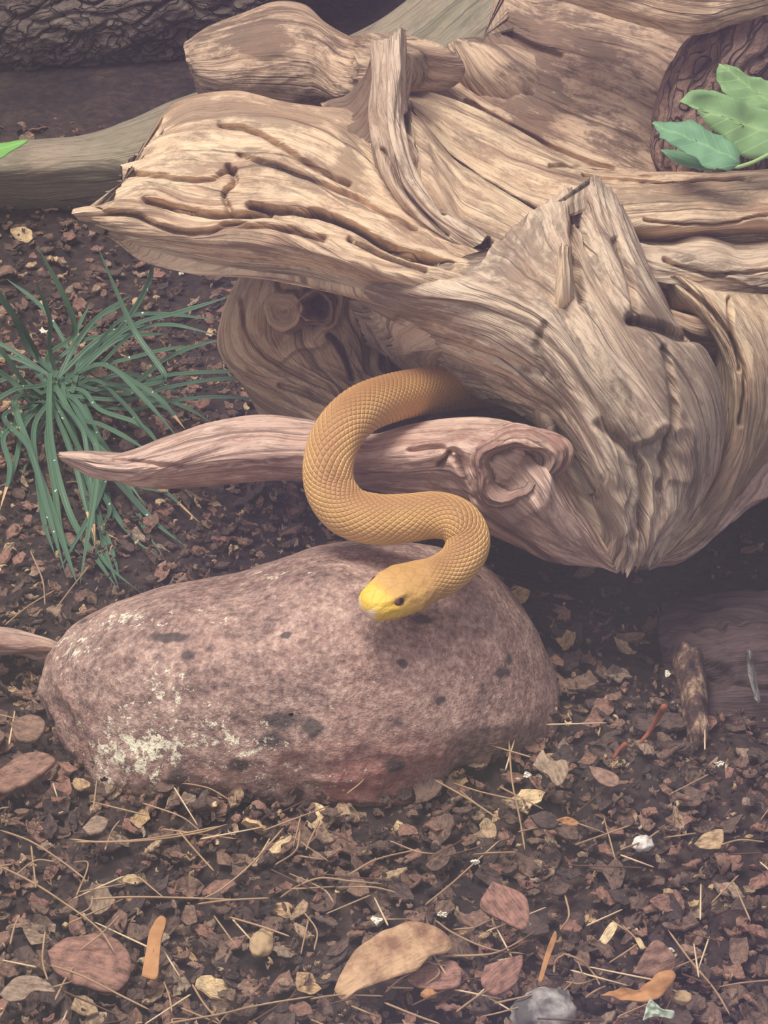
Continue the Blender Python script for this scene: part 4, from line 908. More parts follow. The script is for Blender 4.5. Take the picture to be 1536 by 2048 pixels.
# ------------------------------------------------------------------ LITTER
def litter_mat():
    t = NT('bark_litter'); g = t.attr('uvw'); o = t.obj(); sx = t.n('ShaderNodeSeparateXYZ', i_0=g); tone = sx.outputs[2]
    base = t.ramp(tone, [(0.0, lin(60, 50, 50)), (0.28, lin(96, 78, 70)), (0.5, lin(128, 102, 86)), (0.7, lin(144, 106, 92)), (0.85, lin(150, 130, 110)), (0.95, lin(190, 158, 118)), (1.0, lin(222, 196, 152))])
    n = t.noise(t.scale(g, (2, 9, 3)), 1, 4, 0.65); n2 = t.noise(o, 220, 4, 0.7)
    f = t.math('ADD', t.math('MULTIPLY', n, 0.5), t.math('MULTIPLY', n2, 0.5))
    m = t.ramp(f, [(0.38, 0.45), (0.5, 1.0), (0.62, 1.45)])
    col = t.mix(1.0, base, m, 'MULTIPLY')
    return t.out(col, 0.8, f, 0.7, 0.0015)
M_lit = litter_mat()
def rand_outline(sx_, sy_, k=None):
    k = k or RNG.randint(5, 10); a = np.sort(np.linspace(0, 2*np.pi, k, endpoint=False)+RNG.uniform(-.25, .25, k))
    r = RNG.uniform(.5, 1.15, k)
    return np.stack([np.cos(a)*r*sx_, np.sin(a)*r*sy_, 0*a], -1)
def raw_flake(sx_, sy_, tone, curl, sub=14, rings=3):
    o3 = rand_outline(sx_, sy_); c = o3.mean(axis=0)
    V, q, tr, uv = flake(o3, RNG.uniform(.0008, .0022), curl=curl, rings=rings, tone=tone, nrm=[0, 0, 1], sub=sub, rough=.16, sd=RNG.uniform(0, 50), angular=True)
    return V, q, tr, uv
def tone_pick():
    r = RNG.uniform()
    if r < .30: return RNG.uniform(.02, .25)
    if r < .84: return RNG.uniform(.25, .74)
    if r < .95: return RNG.uniform(.78, .90)
    return RNG.uniform(.93, 1.0)
protos = []
for i in range(60):
    L_ = RNG.uniform(.35, 1.0)
    protos.append(raw_flake(1.0*.01, L_*.01, 0, RNG.uniform(-.5, .7), sub=20))
def rotm(yaw, tx, ty):
    cy, sy = math.cos(yaw), math.sin(yaw); Rz = np.array([[cy, -sy, 0], [sy, cy, 0], [0, 0, 1]])
    Rx = np.array([[1, 0, 0], [0, math.cos(tx), -math.sin(tx)], [0, math.sin(tx), math.cos(tx)]])
    Ry = np.array([[math.cos(ty), 0, math.sin(ty)], [0, 1, 0], [-math.sin(ty), 0, math.cos(ty)]])
    return Rx@Ry@Rz
def scatter_mesh(name, n, xr, yr, smin, smax, zoff, tilt, aspect=1.0, density=None, tonef=None):
    Vs, Qs, Ts, Us = [], [], [], []; off = 0
    for i in range(n):
        y = RNG.uniform(*yr); hwid = (0.27+0.17*(y+.5)); x = RNG.uniform(-1, 1)*hwid
        if density and not density(x, y): continue
        V, q, tr, uv = protos[RNG.randint(len(protos))]
        s = smin+(smax-smin)*RNG.uniform()**2.2
        M_ = rotm(RNG.uniform(0, 6.28), RNG.normal()*tilt, RNG.normal()*tilt)
        sc = s/.01*np.array([1, aspect, 1.0]); sc[2] = max(.7, s/.012)
        W_ = (V*sc)@M_.T+np.array([x, y, terrain(x, y)+RNG.uniform(*zoff)])
        Vs.append(W_); Qs.append(q+off); Ts.append(tr+off); u2 = uv.copy(); u2[:, 2] = (tonef or tone_pick)() if tonef is None else tonef(x, y); Us.append(u2); off += len(V)
    return mesh_np(name, np.concatenate(Vs), np.concatenate(Qs), np.concatenate(Ts), {'uvw': np.concatenate(Us)}, smooth=False)
def dens(x, y):                       # keep the litter out of the boulder
    if x > .075 and -.185 < y < .12 and RNG.uniform() < .8: return False
    return not (abs((x+.035)/.125)**2.6+abs((y+.20)/.085)**2.6 < 1)
ls = obj('mulch', scatter_mesh('mulch', 13000, None, (-.56, .62), .002, .0105, (-.001, .009), .32, density=dens), M_lit)
tag(ls, 'loose brown bark mulch and leaf litter covering the soil', 'mulch', kind='stuff')
cr = obj('litter_crumbs', scatter_mesh('litter_crumbs', 12000, None, (-.56, .30), .001, .0042, (.002, .012), .6, aspect=.5, density=dens), M_lit)
tag(cr, 'fine brown splinters and crumbs of bark scattered over the mulch', 'debris', kind='stuff')
# single chips
chip_me = []
for i in range(40):
    V, q, tr, uv = raw_flake(.012, .012*RNG.uniform(.4, .85), 0, RNG.uniform(-.5, .8), sub=30, rings=5)
    chip_me.append((V, q, tr, uv))
def zone(x, y):
    if y < 1250 and x < 640: return 'behind the boulder, under the driftwood arm'
    if y < 1660:
        if x < 130: return 'at the left side of the boulder'
        if x < 1180: return ('behind the boulder' if y < 1400 else 'against the foot of the boulder '+('at its left corner' if x < 330 else 'left of its middle' if x < 560 else 'at its middle' if x < 800 else 'near its lower right corner' if x < 1000 else 'on its right side'))
        if y < 1400: return 'in the shade under the driftwood snout'
        if x < 1340: return 'around the bright orange-brown twig'
        return 'right of the bright orange-brown twig by the right edge'
    row = 'bottom edge' if y > 1930 else ('foreground' if y > 1790 else 'mulch just below the boulder')
    if y > 1930:
        return 'at the bottom edge '+('in the left corner' if x < 260 else 'below the orange bark strip' if x < 520 else 'left of the large tan dead leaf' if x < 700 else 'below the large tan dead leaf' if x < 950 else 'beside the rounded grey stone' if x < 1180 else 'around the curled orange-tan scrap' if x < 1360 else 'in the right corner')
    if y > 1790:
        return ('near the left edge, left of the dull red bark plate' if x < 110 else 'around the dull red bark plate' if x < 300 else 'between the orange bark strip and the ridged pebble' if x < 480 else 'beside the ridged tan pebble' if x < 640 else 'around the large tan dead leaf' if x < 910 else 'beside the four-cornered pinkish flake' if x < 1110 else 'around the yellow-tan split stick' if x < 1300 else 'at the right edge, level with the large tan leaf')
    return ('below the left foot of the boulder' if x < 300 else 'below the left half of the boulder' if x < 520 else 'below the middle of the boulder' if x < 760 else 'below the right half of the boulder' if x < 980 else 'left of the bright white lumpy pebble' if x < 1240 else 'right of the bright white lumpy pebble')
kinds = [('dark brown bark chip ', 'dark bark chips', (.05, .28)), ('reddish-brown bark chip ', 'reddish bark chips', (.50, .74)),
         ('medium brown bark chip ', 'medium brown bark chips', (.30, .48)), ('grey-tan dry bark chip ', 'grey-tan bark chips', (.78, .90))]
pool = {}
for k in range(4):
    for j in range(14):
        V, q, tr, uv = chip_me[RNG.randint(40)]; u2 = uv.copy(); u2[:, 2] = RNG.uniform(*kinds[k][2])
        pool[(k, j)] = mesh_np('bark_chip', V, q, tr, {'uvw': u2}, smooth=False); pool[(k, j)].materials.append(M_lit)
placed = []; cnt = 0; tries = 0
while cnt < 270 and tries < 9000:
    tries += 1
    px_, py_ = RNG.uniform(-20, 1556), 2060-(2060-1180)*RNG.uniform()**1.5
    p = PG(px_, py_, 0.0)
    if not dens(p[0], p[1]): continue
    s = RNG.uniform(.38, .95)
    if any((p[0]-a[0])**2+(p[1]-a[1])**2 < (.0085*(s+a[2]))**2 for a in placed): continue
    placed.append((p[0], p[1], s)); k = RNG.choice([0, 1, 2, 3], p=[.28, .28, .32, .12])
    o = bpy.data.objects.new('bark_chip', pool[(k, RNG.randint(14))]); C.objects.link(o)
    o.location = (p[0], p[1], terrain(p[0], p[1])+RNG.uniform(.006, .012)); o.rotation_euler = (RNG.normal()*.3, RNG.normal()*.3, RNG.uniform(0, 6.28)); o.scale = (s, s, s)
    tag(o, ('small ' if s < .6 else 'broad ')+kinds[k][0]+zone(px_, py_), 'bark chip', kinds[k][1]); cnt += 1
# notable pieces traced one by one: name, label, category, outline (photo), height, tone, curl
def ground_flake(name, label, cat, pts, z, tone, curl=0.1, thick=.0015, lift=0.0, rough=.1, mat=None, angular=False):
    pts = np.asarray(pts, float); lo, hi = pts[:, 1].max(), pts[:, 1].min()
    o3 = np.array([PG(x, y, z+lift*(lo-y)/(lo-hi+1e-6)) for x, y in pts])
    V, q, tr, uv = flake(o3, thick, curl=curl, rings=9, tone=tone, sub=90, rough=rough, sd=len(label), angular=angular)
    o = obj(name, mesh_np(name, V, q, tr, {'uvw': uv}), mat or M_lit); return tag(o, label, cat)
tt = NT('dead_leaf'); g_ = tt.attr('uvw'); oo = tt.obj()
M_dead = tt.out(tt.mix(tt.ramp(tt.noise(oo, 60, 5, .7), [(.38, 0.0), (.62, 1.0)]), lin(136, 100, 76), lin(200, 164, 126)), .7, tt.noise(tt.scale(g_, (3, 14, 1)), 1, 4), .6, .002)
tt = NT('orange_leaf'); oo = tt.obj(); M_orange = tt.out(tt.mix(tt.noise(oo, 90, 4), lin(158, 108, 70), lin(206, 156, 104)), .7, tt.noise(oo, 120, 4), .5, .002)
tt = NT('white_stone'); oo = tt.obj(); M_white = tt.out(tt.mix(tt.ramp(tt.noise(oo, 160, 4), [(.4, 0.0), (.6, 1.0)]), lin(190, 180, 168), lin(240, 236, 226)), .7)
tt = NT('russet_wood'); oo = tt.obj(); M_russet = tt.out(tt.mix(tt.noise(tt.scale(oo, (1, 1, 1)), 120, 4), lin(124, 70, 52), lin(170, 104, 78)), .8, tt.noise(oo, 150, 4), .6, .002)
GF = [
 ('dead_leaf', 'large tan curled dead leaf in the foreground centre', 'leaf', [(668, 1972), (700, 1915), (760, 1868), (820, 1845), (870, 1850), (905, 1885), (860, 1915), (825, 1945), (780, 1960), (720, 1975), (685, 1990)], .022, .9, -.35, .0012, .012, .08, M_dead),
 ('bark_flake', 'flat pinkish-brown four-cornered bark flake right of the tan dead leaf', 'bark flake', [(985, 1762), (1052, 1795), (1050, 1858), (1000, 1838), (960, 1812)], .024, .70, .05, .002, .012, .03, None),
 ('orange_leaf_scrap', 'curled orange-tan leaf scrap at the lower right', 'leaf scrap', [(1200, 1992), (1240, 1975), (1265, 1985), (1290, 1968), (1320, 1945), (1345, 1940), (1350, 1958), (1325, 1985), (1300, 2002), (1260, 1998)], .02, .9, .3, .0012, .006, .2, M_orange),
 ('orange_bark_strip', 'narrow orange-brown bark strip standing up at the lower left', 'bark strip', [(283, 1952), (292, 1900), (300, 1860), (320, 1832), (332, 1838), (322, 1880), (318, 1920), (312, 1958)], .018, .9, .1, .002, .016, .05, M_orange),
 ('reddish_bark_plate', 'wide dull red bark plate half buried left of the orange strip', 'bark plate', [(95, 1900), (120, 1880), (190, 1862), (240, 1880), (262, 1930), (235, 1975), (160, 1965), (110, 1940)], .014, .66, -.2, .002, .006, .1, None),
 ('dead_leaf', 'russet triangular dead leaf below the tan dead leaf on the right', 'leaf', [(970, 1930), (1010, 1918), (1045, 1912), (1030, 1968), (985, 1990), (962, 1965)], .018, .70, -.1, .001, .01, .1, None),
 ('bark_flake', 'wide reddish bark flake just right of the tan dead leaf base', 'bark flake', [(812, 1958), (850, 1930), (912, 1925), (920, 1968), (880, 1978), (835, 1972)], .016, .68, .1, .002, .004, .05, None),
 ('dead_leaf', 'pale lobed dead leaf scrap against the boulder\'s right foot', 'leaf scrap', [(1065, 1532), (1085, 1500), (1100, 1520), (1132, 1522), (1135, 1548), (1115, 1572), (1095, 1548), (1078, 1540)], .022, .86, .1, .001, .008, .1, None),
 ('bark_flake', 'pink-brown wedge-shaped bark flake on the right behind the twig', 'bark flake', [(1178, 1532), (1210, 1538), (1238, 1555), (1232, 1572), (1205, 1568), (1188, 1552)], .022, .76, .1, .002, .006, .05, None),
 ('bark_flake', 'tan leaf-shaped bark flake near the right edge below the white pebble row', 'bark flake', [(1388, 1688), (1410, 1666), (1445, 1660), (1442, 1695), (1420, 1698), (1400, 1696)], .022, .92, .15, .0015, .006, .1, None),
 ('bark_flake', 'curled tan bark flake at the boulder\'s lower right beside a dark gap', 'bark flake', [(958, 1650), (972, 1636), (990, 1650), (992, 1672), (975, 1676), (965, 1668)], .022, .90, .2, .0015, .006, .1, None),
 ('bark_flake', 'dark slate-grey bark flake in the right middle ground', 'bark flake', [(1060, 1632), (1090, 1622), (1118, 1640), (1108, 1655), (1080, 1652)], .022, .10, .1, .002, .004, .05, None),
 ('orange_leaf_scrap', 'small bright orange scrap beside the dark grey bark flake', 'leaf scrap', [(1112, 1640), (1135, 1634), (1158, 1646), (1140, 1652)], .024, .9, .2, .001, .004, .1, M_orange),
 ('red_brown_leaf', 'dull maroon triangular leaf in the lower right litter', 'leaf', [(1265, 1945), (1310, 1880), (1345, 1905), (1352, 1935), (1310, 1955)], .018, .60, -.1, .001, .012, .1, None),
 ('oak_leaf', 'grey-brown lobed oak leaf at the lower left edge', 'leaf', [(0, 1990), (30, 1955), (70, 1952), (100, 1968), (110, 1985), (70, 1980), (45, 1998), (15, 2002)], .02, .84, .15, .001, .006, .1, None),
 ('bark_flake', 'rounded brown bark flake left of the boulder\'s lower corner', 'bark flake', [(20, 1445), (60, 1430), (90, 1445), (70, 1480), (35, 1478)], .02, .52, .1, .003, .004, .05, None),
 ('bark_plate', 'long pale brown bark plate lying left of the boulder', 'bark plate', [(-20, 1552), (40, 1512), (80, 1505), (110, 1520), (60, 1560), (0, 1582)], .02, .6, .1, .003, .004, .05, None),
 ('bark_flake', 'rounded tan-brown bark flake in the mulch below the boulder\'s left foot', 'bark flake', [(165, 1655), (190, 1632), (215, 1640), (205, 1660), (180, 1668)], .022, .82, .15, .003, .004, .05, None),
 ('wood_splinter', 'yellow-tan split stick piece in the lower right litter', 'splinter', [(1198, 1880), (1222, 1845), (1235, 1852), (1212, 1888)], .022, 1.0, .05, .003, .006, .02, None),
 ('wood_splinter', 'short yellow stick end pointing down in the lower right litter', 'splinter', [(1270, 1878), (1280, 1876), (1290, 1896), (1282, 1898)], .022, 1.0, .05, .003, .004, .02, None),
 ('orange_bark_strip', 'thin orange-tan bark strip standing right of the foreground centre', 'bark strip', [(1076, 1962), (1092, 1905), (1110, 1862), (1114, 1872), (1098, 1920), (1082, 1965)], .018, .9, .1, .002, .018, .05, M_orange),
 ('dead_leaf', 'branched yellow-tan leaf scrap below the boulder\'s middle', 'leaf scrap', [(538, 1700), (552, 1685), (565, 1678), (583, 1670), (580, 1682), (562, 1690), (560, 1704), (545, 1706)], .022, .97, .1, .001, .004, .1, None),
]
for a in GF: ground_flake(a[0], a[1], a[2], a[3], a[4], a[5], curl=a[6], thick=a[7], lift=a[8], rough=a[9], mat=a[10])
def pebble(name, label, cx, cy, r, mat, z=.014, sq=(1.2, .9, .7), cat='pebble', group=None):
    p = PG(cx, cy, z); s = r*.00025*(1+.0)
    v, q = sphere_np(np.zeros(3), 1, 18); nz = 1+.22*fbm(v[:, 0]*1.6+cx, v[:, 1]*1.6, v[:, 2]*1.6, 3)
    v = v*nz[:, None]*np.array(sq)*s
    o = obj(name, mesh_np(name, v, q), mat, None, p); o.rotation_euler = (0, 0, RNG.uniform(0, 6)); return tag(o, label, cat, group)
pebble('pebble', 'bright white lumpy pebble in the right middle of the mulch', 1286, 1688, 20, M_white)
tt = NT('grey_stone'); oo = tt.obj(); M_grey = tt.out(tt.mix(tt.ramp(tt.noise(oo, 60, 5), [(.42, 0.0), (.6, 1.0)]), lin(92, 88, 88), lin(186, 180, 174)), .8, tt.noise(oo, 150, 4), .6, .002)
pebble('stone', 'rounded grey stone with a whitish top at the bottom edge', 1088, 2025, 52, M_grey, sq=(1.2, .9, .75), cat='stone')
tt = NT('tan_stone'); oo = tt.obj(); M_tan = tt.out(tt.mix(tt.noise(oo, 160, 4), lin(130, 106, 78), lin(214, 184, 140)), .6)
pebble('pebble', 'tan and cream ridged pebble in the lower left middle litter', 524, 1888, 26, M_tan, sq=(1.3, .9, .7))
pebble('pebble', 'pale oval pebble left of the mint-coloured scrap', 1363, 1995, 17, M_tan, sq=(.8, 1.2, .7))
pebble('pebble', 'small ochre pebble left of the bottom grey stone', 858, 1988, 12, M_orange)
tt = NT('pale_scrap'); oo = tt.obj(); M_pale = tt.out(tt.mix(tt.noise(oo, 120, 3), lin(214, 204, 178), lin(244, 240, 224)), .7)
tt = NT('mint_scrap'); oo = tt.obj(); M_mint = tt.out(tt.mix(tt.noise(oo, 120, 3), lin(150, 176, 152), lin(226, 232, 206)), .7)
ground_flake('lichen_scrap', 'pale mint-green lichen scrap at the bottom right', 'lichen', [(1285, 2040), (1300, 2000), (1315, 2010), (1325, 2018), (1348, 2022), (1345, 2036), (1310, 2034)], .02, .5, .2, .001, .008, .2, M_mint)
for lab, (x, y), s in [('white fleck just above the large tan dead leaf', (752, 1840), 14), ('white fleck right of the large tan dead leaf\'s top', (884, 1829), 10), ('white fleck on the pinkish-brown four-cornered bark flake', (1056, 1849), 8), ('white fleck below the boulder at the right of the long needle', (950, 1725), 8),
      ('cream fleck near the right edge above the mulch pile', (1440, 1528), 11), ('cream fleck beside the rotten wood on the right', (1335, 1348), 10), ('white fleck on the soil at the left edge behind the grass', (88, 662), 10), ('pale fleck between the driftwood tip and the grass', (362, 546), 7),
      ('white fleck at the foot of the boulder\'s right corner', (1052, 1550), 10), ('white fleck below the wavy orange-tan leaf scrap', (1340, 1902), 8)]:
    a = RNG.uniform(0, 6.28, 6); a.sort(); pts = [(x+s*math.cos(k)*RNG.uniform(.35, 1.3), y+s*.7*math.sin(k)*RNG.uniform(.35, 1.3)) for k in np.linspace(0, 5.6, 9)]
    ground_flake('pale_fleck', lab, 'fleck', pts, .02 if y > 1000 else terrain(*PG(x, y)[:2])+.01, .99, 0.1, .001, .003, .3, M_pale, True)
# wood on the left edge, orange twig, rotten wood on the right
patch('wood_piece', [
   [(-80, 1252, -.18), (0, 1254, -.18), (50, 1262, -.18), (110, 1285, -.18)], [(-80, 1270, -.20), (0, 1272, -.20), (50, 1280, -.20), (115, 1292, -.19)],
   [(-80, 1292, -.205), (0, 1294, -.205), (50, 1298, -.205), (118, 1302, -.195)], [(-80, 1310, -.195), (0, 1310, -.195), (50, 1306, -.195), (115, 1312, -.19)]], M_pink, None, nu=60, nv=80, thick=.02, bulge=.003, relief=.5, seed=50)
tag(bpy.data.objects['wood_piece'], 'reddish wood piece reaching from the left edge to the boulder', 'wood')
def stick(name, label, cat, pts, r0, r1, mat, zs, group=None):
    p3 = [PG(x, y, z) for (x, y), z in zip(pts, zs)]
    v, q, tr = tube(p3, r0, r1, 7, 34); g_ = np.stack([v[:, 0], v[:, 1], np.full(len(v), .9)], -1)
    o = obj(name, mesh_np(name, v, q, tr, {'uvw': g_, 'grain': g_}), mat); return tag(o, label, cat, group)
stick('twig', 'bright orange-brown twig leaning in the mulch right of the boulder', 'twig', [(1278, 1488), (1300, 1462), (1318, 1430), (1330, 1412)], .0010, .0022, M_russet, [.012, .018, .03, .042])
stick('twig', 'short orange splinter lower left of the bright orange-brown twig', 'twig', [(1226, 1518), (1238, 1500), (1254, 1486)], .0008, .0016, M_russet, [.014, .018, .022])
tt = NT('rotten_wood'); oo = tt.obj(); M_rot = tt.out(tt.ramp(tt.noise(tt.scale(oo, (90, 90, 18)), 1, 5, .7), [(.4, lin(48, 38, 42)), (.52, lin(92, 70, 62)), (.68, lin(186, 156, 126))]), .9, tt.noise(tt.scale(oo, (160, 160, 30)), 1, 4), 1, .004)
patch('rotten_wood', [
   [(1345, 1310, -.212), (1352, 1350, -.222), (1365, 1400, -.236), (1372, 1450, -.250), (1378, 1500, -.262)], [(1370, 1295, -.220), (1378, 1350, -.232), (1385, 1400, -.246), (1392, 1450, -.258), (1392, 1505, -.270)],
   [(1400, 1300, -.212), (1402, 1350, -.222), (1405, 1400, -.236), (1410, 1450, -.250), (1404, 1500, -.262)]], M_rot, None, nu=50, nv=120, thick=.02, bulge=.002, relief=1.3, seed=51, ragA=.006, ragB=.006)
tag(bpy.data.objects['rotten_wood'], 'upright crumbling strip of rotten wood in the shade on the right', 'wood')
patch('bleached_sliver', [
   [(1490, 1302, -.232), (1495, 1350, -.236), (1508, 1400, -.240)], [(1499, 1298, -.238), (1505, 1350, -.242), (1516, 1405, -.247)], [(1503, 1305, -.232), (1512, 1350, -.236), (1522, 1402, -.240)]],
   M_grey, None, nu=24, nv=60, thick=.005, bulge=.001, relief=.5, seed=52, ragA=.003, ragB=.003)
tag(bpy.data.objects['bleached_sliver'], 'narrow bleached grey-white wood sliver standing at the right edge', 'wood')
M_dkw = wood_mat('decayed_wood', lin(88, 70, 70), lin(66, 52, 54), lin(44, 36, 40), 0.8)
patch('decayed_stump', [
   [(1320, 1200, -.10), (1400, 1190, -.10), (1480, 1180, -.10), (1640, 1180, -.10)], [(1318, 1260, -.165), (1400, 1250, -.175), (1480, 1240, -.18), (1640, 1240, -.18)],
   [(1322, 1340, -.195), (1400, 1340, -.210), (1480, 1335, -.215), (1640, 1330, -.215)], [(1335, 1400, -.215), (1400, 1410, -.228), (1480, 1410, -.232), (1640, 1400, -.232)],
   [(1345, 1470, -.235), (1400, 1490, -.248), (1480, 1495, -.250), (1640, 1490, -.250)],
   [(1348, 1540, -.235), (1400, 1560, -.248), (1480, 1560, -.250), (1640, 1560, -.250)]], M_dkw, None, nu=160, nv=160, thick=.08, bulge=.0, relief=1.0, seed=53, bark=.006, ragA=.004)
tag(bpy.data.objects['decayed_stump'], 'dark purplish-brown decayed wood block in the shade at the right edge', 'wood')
# ------------------------------------------------------------------ PINE NEEDLES
tt = NT('pine_needle'); oo = tt.obj(); M_ndl = tt.out(tt.mix(tt.noise(oo, 50, 3), lin(128, 100, 76), lin(196, 164, 128)), .6)
tt = NT('pine_needle_dark'); M_ndk = tt.out(lin(96, 70, 56), .6); tt = NT('pine_needle_pale'); M_ndl2 = tt.out(lin(214, 188, 152), .6)
NG = 'dry pine needles across the mulch'; NLb = 'thin dry tan pine needle lying across the mulch'
NLS = ["longest pale pine needle lying level below the boulder's left half", 'second pale pine needle lying just under the longest one below the boulder', 'curved pine needle running down from the left edge below the boulder', 'very long pine needle slanting down right from the left edge', 'short pale pine needle hanging straight down near the left edge', "straight pine needle slanting down right below the boulder's middle", "long straight pine needle slanting up to the boulder's middle", 'nearly level pine needle in the left foreground', 'short level pine needle right of the nearly level one', "bent grey pine needle in the foreground above the tan leaf's tip", "thin pine needle slanting up to the boulder's foot at centre", 'straight pale pine needle above the ridged tan pebble', 'pale pine needle crossing the bottom edge left of centre', 'long level pine needle at the bottom edge left of centre', "level pine needle just below the large tan leaf's tip", "long straight pine needle slanting up toward the boulder's right foot", "long reddish pine needle standing against the boulder's right corner", "short pale pine needle lying on the boulder's face", 'curved pine needle joining the tan leaf and the orange strip', "level pine needle running right from the tan leaf's end", 'pale pine needle arched above the curled orange-tan scrap', 'hooked pale pine needle right of the thin orange strip', 'long brown pine needle slanting down at the lower right', 'pale pine needle at the bottom edge under the large tan leaf', "short pine needle under the tan leaf's lower rim", 'short pale pine needle touching the curled orange-tan scrap', 'short pine needle at the bottom beside the grey stone', 'level yellow pine needle at the dark slate-grey flake', 'faint pine needle left of the white lumpy pebble', 'thin upright pine needle at the left of the red bark plate', 'short upright pine needle in the left foreground', "pine needle crossing the red bark plate's upper rim", 'pine needle running from the red bark plate to the bottom edge', 'short pine needle in the lower left corner', "short upright pine needle below the boulder's left foot", 'short curved pine needle right of the pinkish flake', "short pine needle at the boulder's lower middle", "faint pine needle across the boulder's lower right face", "faint level pine needle below the boulder's middle", 'level pale pine needle at the right edge beside the tan flake', 'faint pine needle just above the white lumpy pebble', 'pine needle left of the boulder above the reddish wood piece', 'upright pine needle in the dark mulch under the grass', 'slanting pine needle in the dark mulch under the grass']
ND = [[(138, 1678), (200, 1684), (300, 1680), (400, 1665), (455, 1648)], [(150, 1684), (250, 1682), (360, 1668), (440, 1652)], [(0, 1660), (60, 1682), (120, 1720), (170, 1758)], [(0, 1732), (60, 1762), (120, 1800), (200, 1860), (232, 1910)],
 [(62, 1690), (68, 1740), (72, 1776)], [(358, 1662), (390, 1700), (428, 1742)], [(568, 1655), (500, 1730), (440, 1780), (400, 1800)], [(180, 1798), (260, 1794), (380, 1796), (480, 1800)], [(395, 1808), (460, 1800), (540, 1796)],
 [(560, 1795), (600, 1770), (640, 1756), (700, 1762), (768, 1768)], [(600, 1660), (592, 1700), (550, 1730)], [(458, 1834), (520, 1852), (580, 1873)], [(384, 1968), (410, 2010), (440, 2045)], [(330, 2048), (440, 2028), (530, 2008), (630, 1992)],
 [(620, 1998), (680, 1990), (768, 1992)], [(850, 1810), (900, 1770), (950, 1725), (1000, 1680)], [(1018, 1480), (1024, 1560), (1040, 1640), (1050, 1700)], [(880, 1434), (905, 1448), (930, 1468)], [(870, 1840), (910, 1868), (980, 1898), (1050, 1908)],
 [(880, 1912), (980, 1908), (1030, 1888), (1072, 1860)], [(1125, 1906), (1160, 1920), (1185, 1945), (1200, 1970)], [(1108, 1945), (1112, 1920), (1130, 1908)], [(1336, 1860), (1380, 1920), (1430, 1980), (1460, 2030)], [(768, 2005), (830, 2030), (880, 2048)],
 [(770, 1985), (800, 1958), (825, 1945)], [(1170, 1996), (1190, 1982), (1212, 1972)], [(912, 2024), (950, 1996), (985, 1975)], [(1036, 1664), (1090, 1652), (1130, 1648)], [(1240, 1700), (1290, 1680), (1320, 1660)], [(90, 1862), (85, 1920), (95, 1960)],
 [(20, 1890), (30, 1850), (40, 1830)], [(240, 1830), (200, 1870), (160, 1900)], [(100, 1930), (160, 1950), (240, 1990), (300, 2020)], [(110, 2000), (130, 1960), (150, 1930)], [(210, 1700), (225, 1660), (240, 1640)], [(1130, 1790), (1138, 1830), (1120, 1860)],
 [(640, 1640), (620, 1680), (612, 1700)], [(870, 1560), (940, 1600), (1000, 1640)], [(700, 1748), (750, 1720), (830, 1700)], [(1440, 1690), (1480, 1680), (1530, 1684)], [(1150, 1690), (1200, 1672), (1262, 1650)], [(10, 1250), (60, 1210), (110, 1180)], [(60, 1100), (85, 1160), (90, 1210)], [(180, 1130), (140, 1180), (110, 1220)]]
assert len(NLS) == len(ND)
for k, L_ in enumerate(ND):
    zs = [.020+.004*math.sin(i*1.7+k) for i in range(len(L_))]
    stick('pine_needle', NLS[k], 'pine needle', L_, .00055, .00045, M_ndl, zs, NG)
for k in range(150):
    x, y = RNG.uniform(-20, 1556), 2060-RNG.uniform()**1.3*620
    p = PG(x, y)
    if not dens(p[0], p[1]): continue
    a = RNG.uniform(0, 2*np.pi); L_ = RNG.uniform(50, 170); dx, dy = math.cos(a)*L_, math.sin(a)*L_*.55; cx, cy = (RNG.normal()*14, RNG.normal()*10) if k % 4 == 1 else (0, 0)
    z0 = RNG.uniform(.012, .02)
    stick('pine_needle', ['thin straight', 'thin curved', 'thin dark', 'thin pale'][k % 4]+' dry pine needle '+zone(x, y), 'pine needle', [(x, y), (x+dx*.5+cx, y+dy*.5+cy), (x+dx, y+dy)], .0005, .00035, [M_ndl, M_ndl, M_ndk, M_ndl2][k % 4], [z0, z0+RNG.uniform(0, .005), z0-.001], NG)
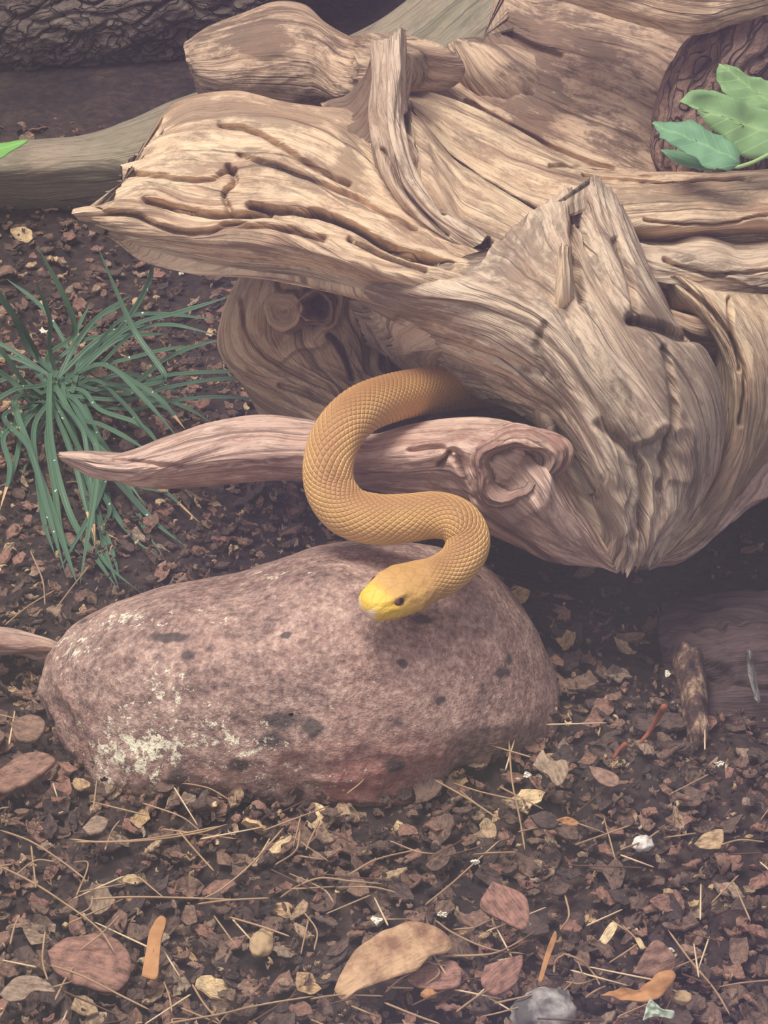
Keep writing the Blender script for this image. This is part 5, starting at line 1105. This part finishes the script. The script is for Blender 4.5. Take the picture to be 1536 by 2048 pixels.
# ------------------------------------------------------------------ VIEWING WINDOW of the enclosure, dusty film tinted lilac to paint in the haze
m = bpy.data.materials.new('viewing_glass'); m.use_nodes = True; nt = m.node_tree; nt.nodes.clear()
N_ = nt.nodes.new; Lk = nt.links.new
out = N_('ShaderNodeOutputMaterial'); tc = N_('ShaderNodeTexCoord')
tr_ = N_('ShaderNodeBsdfTransparent'); gl = N_('ShaderNodeBsdfGlossy'); gl.inputs['Roughness'].default_value = 0.02
fr_ = N_('ShaderNodeFresnel'); fr_.inputs['IOR'].default_value = 1.45
mx = N_('ShaderNodeMixShader'); gm_ = N_('ShaderNodeNewGeometry'); sb_ = N_('ShaderNodeMath'); sb_.operation = 'SUBTRACT'; sb_.inputs[0].default_value = 1.0; Lk(gm_.outputs['Backfacing'], sb_.inputs[1])
ml_ = N_('ShaderNodeMath'); ml_.operation = 'MULTIPLY'; Lk(fr_.outputs[0], ml_.inputs[0]); Lk(sb_.outputs[0], ml_.inputs[1]); Lk(ml_.outputs[0], mx.inputs[0]); Lk(tr_.outputs[0], mx.inputs[1]); Lk(gl.outputs[0], mx.inputs[2])
df = N_('ShaderNodeBsdfDiffuse'); df.inputs[0].default_value = (0.80, 0.74, 0.86, 1)
nz = N_('ShaderNodeTexNoise'); nz.inputs['Scale'].default_value = 5.0; nz.inputs['Detail'].default_value = 3.0; Lk(tc.outputs['Object'], nz.inputs['Vector'])
nz2 = N_('ShaderNodeTexNoise'); nz2.inputs['Scale'].default_value = 3.1; nz2.inputs['Detail'].default_value = 2.0; Lk(tc.outputs['Object'], nz2.inputs['Vector'])
cr2 = N_('ShaderNodeValToRGB'); cr2.color_ramp.elements[0].position = .4; cr2.color_ramp.elements[1].position = .62
cr2.color_ramp.elements[0].color = (.84, .80, .80, 1); cr2.color_ramp.elements[1].color = (.72, .58, .90, 1); Lk(nz2.outputs[0], cr2.inputs[0]); Lk(cr2.outputs[0], df.inputs[0])  # purple patches put the room's reflected tint into the film colour
mr = N_('ShaderNodeMapRange'); mr.inputs['From Min'].default_value = 0.35; mr.inputs['From Max'].default_value = 0.75
mr.inputs['To Min'].default_value = 0.018; mr.inputs['To Max'].default_value = 0.042; Lk(nz.outputs[0], mr.inputs['Value'])
mx2 = N_('ShaderNodeMixShader'); Lk(mr.outputs[0], mx2.inputs[0]); Lk(mx.outputs[0], mx2.inputs[1]); Lk(df.outputs[0], mx2.inputs[2]); Lk(mx2.outputs[0], out.inputs[0])
bv = np.array([(x, y, z) for x in (-1.2, 1.2) for y in (-.640, -.632) for z in (-.03, 1.1)])
bq = np.array([(0, 1, 3, 2), (4, 6, 7, 5), (0, 4, 5, 1), (2, 3, 7, 6), (0, 2, 6, 4), (1, 5, 7, 3)])
win = obj('window_1', mesh_np('window_1', bv, bq, smooth=False), m); win['kind'] = 'structure'
